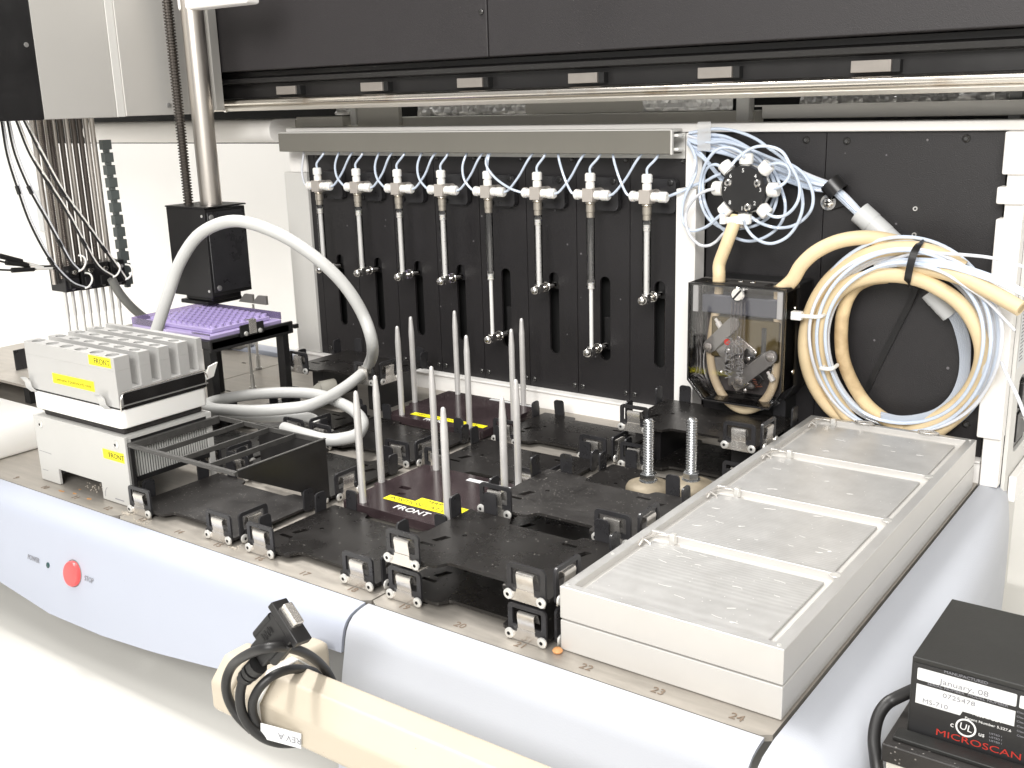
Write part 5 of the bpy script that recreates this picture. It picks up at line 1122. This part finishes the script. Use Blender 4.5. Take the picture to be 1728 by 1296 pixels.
for k, (C_, lab) in enumerate((([(-20, 425), (0, 432), (40, 443), (70, 449), (100, 448)], 'upper black wire entering the tip block from the left'), ([(-20, 436), (10, 443), (45, 450), (75, 450), (105, 449)], 'middle black wire entering the tip block from the left'), ([(-20, 454), (20, 456), (55, 454), (80, 453), (105, 454)], 'lower black wire entering the tip block from the left'))):
    P = [Wx(x, y, -0.655) for x, y in C_]
    o = tag(part('side_wire', MB().tube(P, 0.0011, 7, 5), m_brub), lab, 'wire', 'wires entering the tip block from the left')
    d = (P[3]-P[1]).normalized(); part('shrink_sleeve', MB().lathe(P[1], d, [(0, 0.0030), (0.026, 0.0026)], 10), m_brub, o)
    part('wire_tag', MB().lathe(P[2]+d*0.004, d, [(0, 0.0018), (0.020, 0.0016)], 8), m_nut, o)
P = [Wx(x, y, -0.63) for x, y in ((188, 470), (200, 492), (218, 514), (238, 532), (258, 545))]
tag(part('grey_conduit', MB().tube(P, 0.0052, 14, 5), M('grey_conduit', (0.20, 0.20, 0.185), 0.4, var=0.1, vscale=40)), 'grey flexible conduit below the drag chain', 'conduit')

# ================================================================ gripper column
gp_ = thing('gripper_column', 'black gripper box on a thick steel column and toothed rack', 'gripper', (-0.555, 0.33, 0.125), world=True)
gx0, gx1, gy0_, gy1_ = -0.5925, -0.5215, 0.3000, 0.3600
part('front_plate', MB().box(gx0, gx1-0.0005, gy0_, gy0_+0.0020, 0.1240, 0.2285), m_bplas, gp_, 0.0006)
part('box', MB().box(gx0+0.0005, gx1-0.001, gy0_+0.0022, gy1_, 0.1255, 0.2275), m_bplas, gp_, 0.0008)
part('side_plate', MB().box(gx1-0.0008, gx1+0.0008, gy0_+0.0030, gy1_-0.0015, 0.1300, 0.2240), m_tab, gp_, 0.0008)
part('lid', MB().box(gx0-0.001, gx1+0.001, gy0_-0.001, gy1_+0.001, 0.2287, 0.2305), m_bplas, gp_, 0.0006)
for y, z in ((gy0_+0.008, 0.2180), (gy0_+0.010, 0.1350)): part('side_screw', MB().lathe((gx1+0.0008, y, z), (1, 0, 0), [(0, 0.0034), (0.0010, 0.0032), (0.0014, 0.0018)], 14), m_rotor, gp_)
for z in (0.2200, 0.1320): part('front_screw', MB().lathe((gx1-0.006, gy0_, z), (0, -1, 0), [(0, 0.0017), (0.0006, 0.0015)], 10), m_rivet, gp_)
cx_ = Wy(357, 347, 0.330).x
part('column', MB().cyl((cx_, 0.330, 0.2306), (cx_, 0.330, 0.62), 0.0127, 28), m_shaft, gp_)
rx_ = Wy(319, 350, 0.322).x
pr = []
for k in range(115): pr += [(0.0034*k, 0.0060), (0.0034*k+0.0014, 0.0060), (0.0034*k+0.0019, 0.0042), (0.0034*k+0.0029, 0.0042)]
part('toothed_rack', MB().lathe((rx_, 0.322, 0.2306), (0, 0, 1), pr, 16), M('rack_steel', (0.10, 0.088, 0.078), 0.35, metal=0.8), gp_, ang=20)
part('gripper_neck', MB().box(gx0+0.010, gx1-0.012, gy0_+0.008, gy1_-0.008, 0.1180, 0.1238).box(gx0+0.004, gx1-0.016, gy0_+0.004, gy1_-0.004, 0.1130, 0.1178), m_bplas, gp_, 0.001)
for x in (gx0-0.030, gx1-0.004, gx1+0.020): part('gripper_finger', MB().prism([(x, 0.1135), (x+0.026, 0.1135), (x+0.026, 0.1240), (x+0.012, 0.1240)], 'y', 0.340, 0.343), M('finger_grey', (0.24, 0.23, 0.21), 0.4, metal=0.3), gp_)
tb = thing('column_bracket', 'cream bracket at the top of the gripper column', 'bracket', (-0.53, 0.33, 0.46), world=True)
p = Wy(424, 6, 0.325); p0 = Wy(306, 0, 0.325)
part('bracket', MB().box(p0.x, p.x, 0.318, 0.338, p.z, p.z+0.03), m_white, tb, 0.003)

# ================================================================ far left of the deck
tr_ = tag(part('white_trough', MB().prism([(-0.700, 0.0005), (-0.5420, 0.0005), (-0.5395, 0.0040), (-0.5400, 0.0300), (-0.5440, 0.0360), (-0.5520, 0.0385), (-0.700, 0.0385)], 'y', -0.03, 0.088), m_wplas, None, 0.001), 'white plastic trough at the far left of the deck front', 'trough')
sl_ = thing('steel_shelf', 'grey steel shelf plate on the far left deck', 'shelf', (-0.8, 0.2, 0.0), world=True)
me = holed('shelf_plate', [(-0.925, 0.150), (-0.690, 0.150), (-0.690, 0.300), (-0.925, 0.300)], [circ(-0.72, 0.17, 0.003, 12, 1.6), circ(-0.735, 0.215, 0.004, 12, 1.6), circ(-0.76, 0.25, 0.003, 12, 1.6)], 0.003); me.transform(Matrix.Translation((0, 0, 0.0285)))
link('shelf_plate', me, m_steel, sl_)
for x in (-0.72, -0.90): part('shelf_leg', MB().box(x-0.006, x+0.006, 0.165, 0.285, 0.0005, 0.0268), m_dark, sl_)
part('shelf_tab', MB().box(-0.7750, -0.7730, 0.185, 0.200, 0.0302, 0.056), m_tab, sl_, 0.0006)
tag(part('steel_strip', MB().box(-0.92, -0.62, 0.108, 0.122, 0.0004, 0.010), m_alu, None, 0.001), 'bright metal strip on the far left deck in front of the steel shelf', 'strip')
tag(part('edge_channel', MB().box(-0.9590, -0.9345, 0.0, 0.4865, 0.0004, 0.0170), m_duct, None, 0.001), 'olive-grey channel along the far left edge of the deck', 'channel')
WQ = Wy(58, 320, 0.858); WQ2 = Wy(90, 392, 0.858)
tag(part('wall_socket', MB().box(WQ.x, WQ2.x, 0.8565, 0.8595, WQ2.z, WQ.z), m_paper, None, 0.003), 'white wall plate on the room wall behind the tip head', 'wall plate')
# dark tool lying on the deck behind the stand
p = Wz(398, 590, 0.0)
tl = thing('dark_tool', 'small dark grey lump lying behind the purple plate stand', 'tool', (p.x, p.y, 0.0))
part('body', MB().lathe((-0.02, 0, 0.012), (1, 0.2, 0), [(0, 0.006), (0.006, 0.012), (0.03, 0.0135), (0.045, 0.010), (0.05, 0.004)], 14), m_rotor, tl)
part('grip', MB().box(-0.030, -0.004, -0.010, 0.012, 0.0006, 0.022), m_brub, tl, 0.004)

# ================================================================ barcode reader box at the lower right
YS = 0.0217; sbx0 = 0.3648; sby1 = 0.0985; sz1 = 0.0600; sz0 = 0.0165
sb = thing('barcode_reader', 'black barcode reader box with white printed labels', 'barcode reader', (0.42, 0.06, 0.016), world=True)
part('case', MB().box(sbx0, 0.4750, YS, sby1, sz0, sz1), m_scan, sb, 0.0006)
part('front_plate', MB().box(sbx0+0.0012, 0.4750, YS-0.0006, YS-0.0001, sz0+0.0005, sz1-0.0028), M('front_print_black', (0.020, 0.020, 0.021), 0.35), sb)
def sq(px, py): p = Wy(px, py, YS-0.0008); return p.x, p.z
def lab(x0, z1, x1, z0, nm='white_label'): return holed(nm, rrect(x0, x1, z0, z1, 0.0007, 3), [], 0.0002, 'xz')
xa, za = sq(1549, 1126); xb, zb2 = sq(1715, 1190); za0 = sq(1548, 1146)[1]
me = lab(xa, za, xb, za0); me.transform(Matrix.Translation((0, YS-0.0008, 0))); L1 = link('white_label', me, m_paper, sb)
xc, zc = sq(1547, 1153); zc0 = sq(1545, 1185)[1]; xm = sq(1620, 1208)[0]
me = holed('white_label', [(xc, zc), (xc, zc0), (xm, zc0), (xm+0.0010, zc0+0.0026), (xb, zc0+0.0026), (xb, zc)], [], 0.0002, 'xz'); me.transform(Matrix.Translation((0, YS-0.0008, 0))); L2 = link('white_label', me, m_paper, sb)
me = lab(xb+0.0013, za, xb+0.05, za0); me.transform(Matrix.Translation((0, YS-0.0008, 0))); link('white_label', me, m_paper, sb)
XD, ZD = (1, 0, 0), (0, 0, 1)
yt = YS-0.0010
def st2(s_, px, py, size, mat, par=sb, sx=1.0):
    x, z = sq(px, py); text(par, s_, size, (x, yt, z), XD, ZD, mat, ext=0.00006, sx=sx)
st2('January, 08', 1627, 1165-4, 0.0042, m_inkg, L1, 1.25)
st2('MANUFACTURED', 1630, 1143, 0.0021, m_inkg, L1, 1.25)
st2('SERIAL NUMBER  MODEL NUMBER', 1632, 1172, 0.0020, m_inkg, sb, 1.25)
st2('0725478', 1618, 1181, 0.0036, m_inkg, L2, 1.25)
st2('MS-710', 1578, 1188, 0.0036, m_inkg, L2, 1.15)
st2('Made in USA', 1665, 1211, 0.0021, m_inkw, sb, 1.2)
st2('Patent Number 5,227,xxx'.replace('xxx', '6'), 1667, 1222, 0.0019, m_inkw, sb, 1.2)
ux, uz = sq(1630, 1228)
ul = part('ul_mark', MB().lathe((ux, yt, uz), (0, -1, 0), [(0, 0.0050), (0.0001, 0.0050), (0.0001, 0.0041), (0, 0.0041), (0, 0.0050)], 32, caps=False), m_inkw, sb)
text(ul, 'UL', 0.0052, (ux, yt, uz), (1, 0, -0.12), (0.12, 0, 1), m_inkw)
text(ul, 'c', 0.0042, (ux-0.0066, yt, uz-0.0005), XD, ZD, m_inkw); text(ul, 'us', 0.0034, (ux+0.0075, yt, uz-0.0012), XD, ZD, m_inkw)
st2('MICROSCAN', 1650, 1256, 0.0050, m_redink, sb, 1.42)
for k in range(3): st2('LISTED ITE'[:8], 1680, 1240+k*6, 0.0014, m_inkg, sb, 1.2)
for k in range(6): st2('Class laser cfr', 1735, 1206+k*8, 0.0014, m_inkg, sb, 1.3)
bkt = thing('reader_bracket', 'worn black bracket plate under the barcode reader', 'bracket', (0.42, 0.05, 0.0), world=True)
part('plate', MB().box(sbx0-0.0075, 0.475, 0.004, 0.110, 0.0060, 0.0162), m_blackd, bkt, 0.0008)
part('lip', MB().box(sbx0-0.004, 0.475, 0.010, 0.0200, 0.0163, 0.0185), m_scan, bkt, 0.0005)
part('pale_block', MB().box(sbx0-0.0050, sbx0+0.009, 0.006, 0.100, -0.060, 0.0058), m_greybeam, bkt)
part('white_block', MB().box(sbx0+0.0092, 0.475, 0.0065, 0.100, -0.060, 0.0056), m_white, bkt)
P = [Vector((sbx0+0.001, 0.040, 0.0335))]+[Wy(x, y, Y) for x, y, Y in ((1512, 1178, 0.038), (1494, 1190, 0.034), (1481, 1212, 0.028), (1475, 1245, 0.020), (1478, 1280, 0.012), (1484, 1330, 0.004))]
tag(part('reader_cable', MB().tube(P, 0.0034, 14, 6), m_brub), 'thick black cable looping out of the left side of the barcode reader', 'cable')

# ================================================================ beige support arm in front with wrapped black cable
YA, ZA = -0.0900, -0.0270
ar = thing('support_tube', 'beige octagonal support tube crossing the lower front', 'tube', (0.2, YA, ZA), world=True)
def octo(r, zr): return [(YA+r*math.cos(math.radians(22.5+45*k)), ZA+zr*math.sin(math.radians(22.5+45*k))) for k in range(8)]
part('tube', MB().prism(octo(0.0235, 0.0235), 'x', -0.015, 0.60), m_beige, ar, 0.002, 3)
part('end_cap', MB().prism(octo(0.0250, 0.0250), 'x', -0.0360, -0.0152), m_beige, ar, 0.003, 3)
part('bracket', MB().box(-0.024, -0.004, YA+0.018, -0.0340, -0.046, -0.0150), m_beige, ar, 0.006, 3)
part('dark_gap_fill', MB().box(-0.085, 0.0, -0.018, 0.010, -0.110, -0.012), m_body, ar, 0.002)  # dark grey block added to fill the gap under the cover's cut
tie = thing('arm_tie', 'white cable tie around the beige arm', 'cable tie', (-0.004, YA, ZA), world=True)
b_ = MB(); r_ = 0.0278; ring_ = []
for k in range(33):
    a_ = math.radians(22.5)+2*PI*k/32; rr = 0.0246/max(math.cos(((a_+PI/8) % (PI/4))-PI/8), 0.92)*0.965
    ring_.append((YA+rr*math.cos(a_), ZA+rr*math.sin(a_)))
b_.grid([[Vector((x+0.010*(1 if i else 0)*0, y, z)) for y, z in ring_] for i, x in enumerate((0.0075, 0.0138))])
o = part('band', b_, m_nut, tie); s_ = o.modifiers.new('solid', 'SOLIDIFY'); s_.thickness = 0.0012; s_.offset = 1
def c4(x, y, Y): return Wy(360+x/4.986, 1010+y/4.986, Y)
wc = thing('serial_cable', 'black serial cable wrapped around the beige arm', 'cable', c4(300, 600, -0.12), world=True)
CR = 0.0029
part('loop', MB().tube([c4(x, y, Y) for x, y, Y in ((1030, 770, -0.070), (950, 610, -0.074), (810, 480, -0.092), (640, 415, -0.112), (470, 412, -0.1265), (300, 465, -0.127), (165, 560, -0.122), (108, 700, -0.123), (125, 840, -0.122), (205, 985, -0.120), (330, 1110, -0.1175))], CR*1.05, 14, 6), m_brub, wc)
part('loop', MB().tube([c4(x, y, Y) for x, y, Y in ((960, 720, -0.064), (850, 620, -0.070), (700, 592, -0.090), (550, 625, -0.108), (420, 715, -0.118), (342, 835, -0.1225), (330, 950, -0.1225), (370, 1060, -0.1205), (440, 1140, -0.1150), (540, 1185, -0.105), (640, 1200, -0.095))], CR, 14, 6), m_brub, wc)
part('loop', MB().tube([c4(x, y, Y) for x, y, Y in ((300, 610, -0.121), (240, 730, -0.125), (225, 860, -0.127), (250, 980, -0.127), (320, 1090, -0.125), (430, 1175, -0.120), (560, 1215, -0.112), (700, 1215, -0.100), (820, 1195, -0.090))], CR*1.05, 14, 6), m_brub, wc)
bo = c4(335, 600, -0.121)
d_ = (c4(420, 500, -0.118)-c4(300, 620, -0.121)).normalized()
part('strain_relief', MB().lathe(bo-d_*0.012, d_, [(0, 0.0042), (0.003, 0.0042), (0.003, 0.0052), (0.006, 0.0052), (0.006, 0.0042), (0.008, 0.0042), (0.008, 0.0058), (0.011, 0.0058), (0.011, 0.0045), (0.013, 0.0045), (0.013, 0.0060), (0.018, 0.0062)], 14), m_brub, wc)
ca = c4(370, 520, -0.116); cb = c4(640, 205, -0.110); mid = (ca+cb)/2; la = (cb-ca); hl = la.length/2; la.normalize()
lb_ = (c4(700, 300, -0.112)-c4(480, 170, -0.112)); lb_ = (lb_-la*lb_.dot(la)).normalized(); lc_ = la.cross(lb_)
hood = MB().obox(mid+la*hl*0.30, la*hl*0.62, lb_*0.0112, lc_*0.0055).obox(mid-la*hl*0.45, la*hl*0.25, lb_*0.0078, lc_*0.0055)
part('connector_hood', hood, m_bplas, wc, 0.0014)
part('connector_flange', MB().obox(cb+la*0.0005, la*0.0026, lb_*0.0150, lc_*0.0062), m_bplas, wc, 0.0008)
part('metal_shell', MB().obox(cb+la*0.0052-lb_*0.002, la*0.0026, lb_*0.0075, lc_*0.0036), m_clip, wc, 0.0010)
for s1 in (-1, 1): part('thumb_barrel', MB().lathe(mid-la*hl*0.25+lb_*0.0098*s1-lc_*0.003, la, [(0, 0.0030), (hl*0.95, 0.0030)], 14), m_bplas, wc)
g = MB()
for k in range(3): g.obox(mid+la*(hl*(0.1+0.18*k))-lb_*0.004-lc_*0.0067 if lc_.y > 0 else mid+la*(hl*(0.1+0.18*k))-lb_*0.004+lc_*0.0067, la*0.0006, lb_*0.0022, lc_*0.0003)
part('grip_marks', g, m_dark, wc)
ta = c4(400, 1110, -0.1215); tb_ = c4(740, 1200, -0.1130); tm = (ta+tb_)/2; tx = (tb_-ta); tl_ = tx.length/2; tx.normalize(); ty = (Vector((0, 0, 1))-tx*tx.z).normalized(); tz = tx.cross(ty)
tg = part('paper_tag', MB().obox(tm, tx*tl_, ty*0.0052, tz*0.0003), m_paper, wc)
text(tg, 'REV.A', 0.0062, tm+tx*tl_*0.45+tz*0.0005*(1 if tz.y < 0 else -1), -tx, -ty, m_inkg)
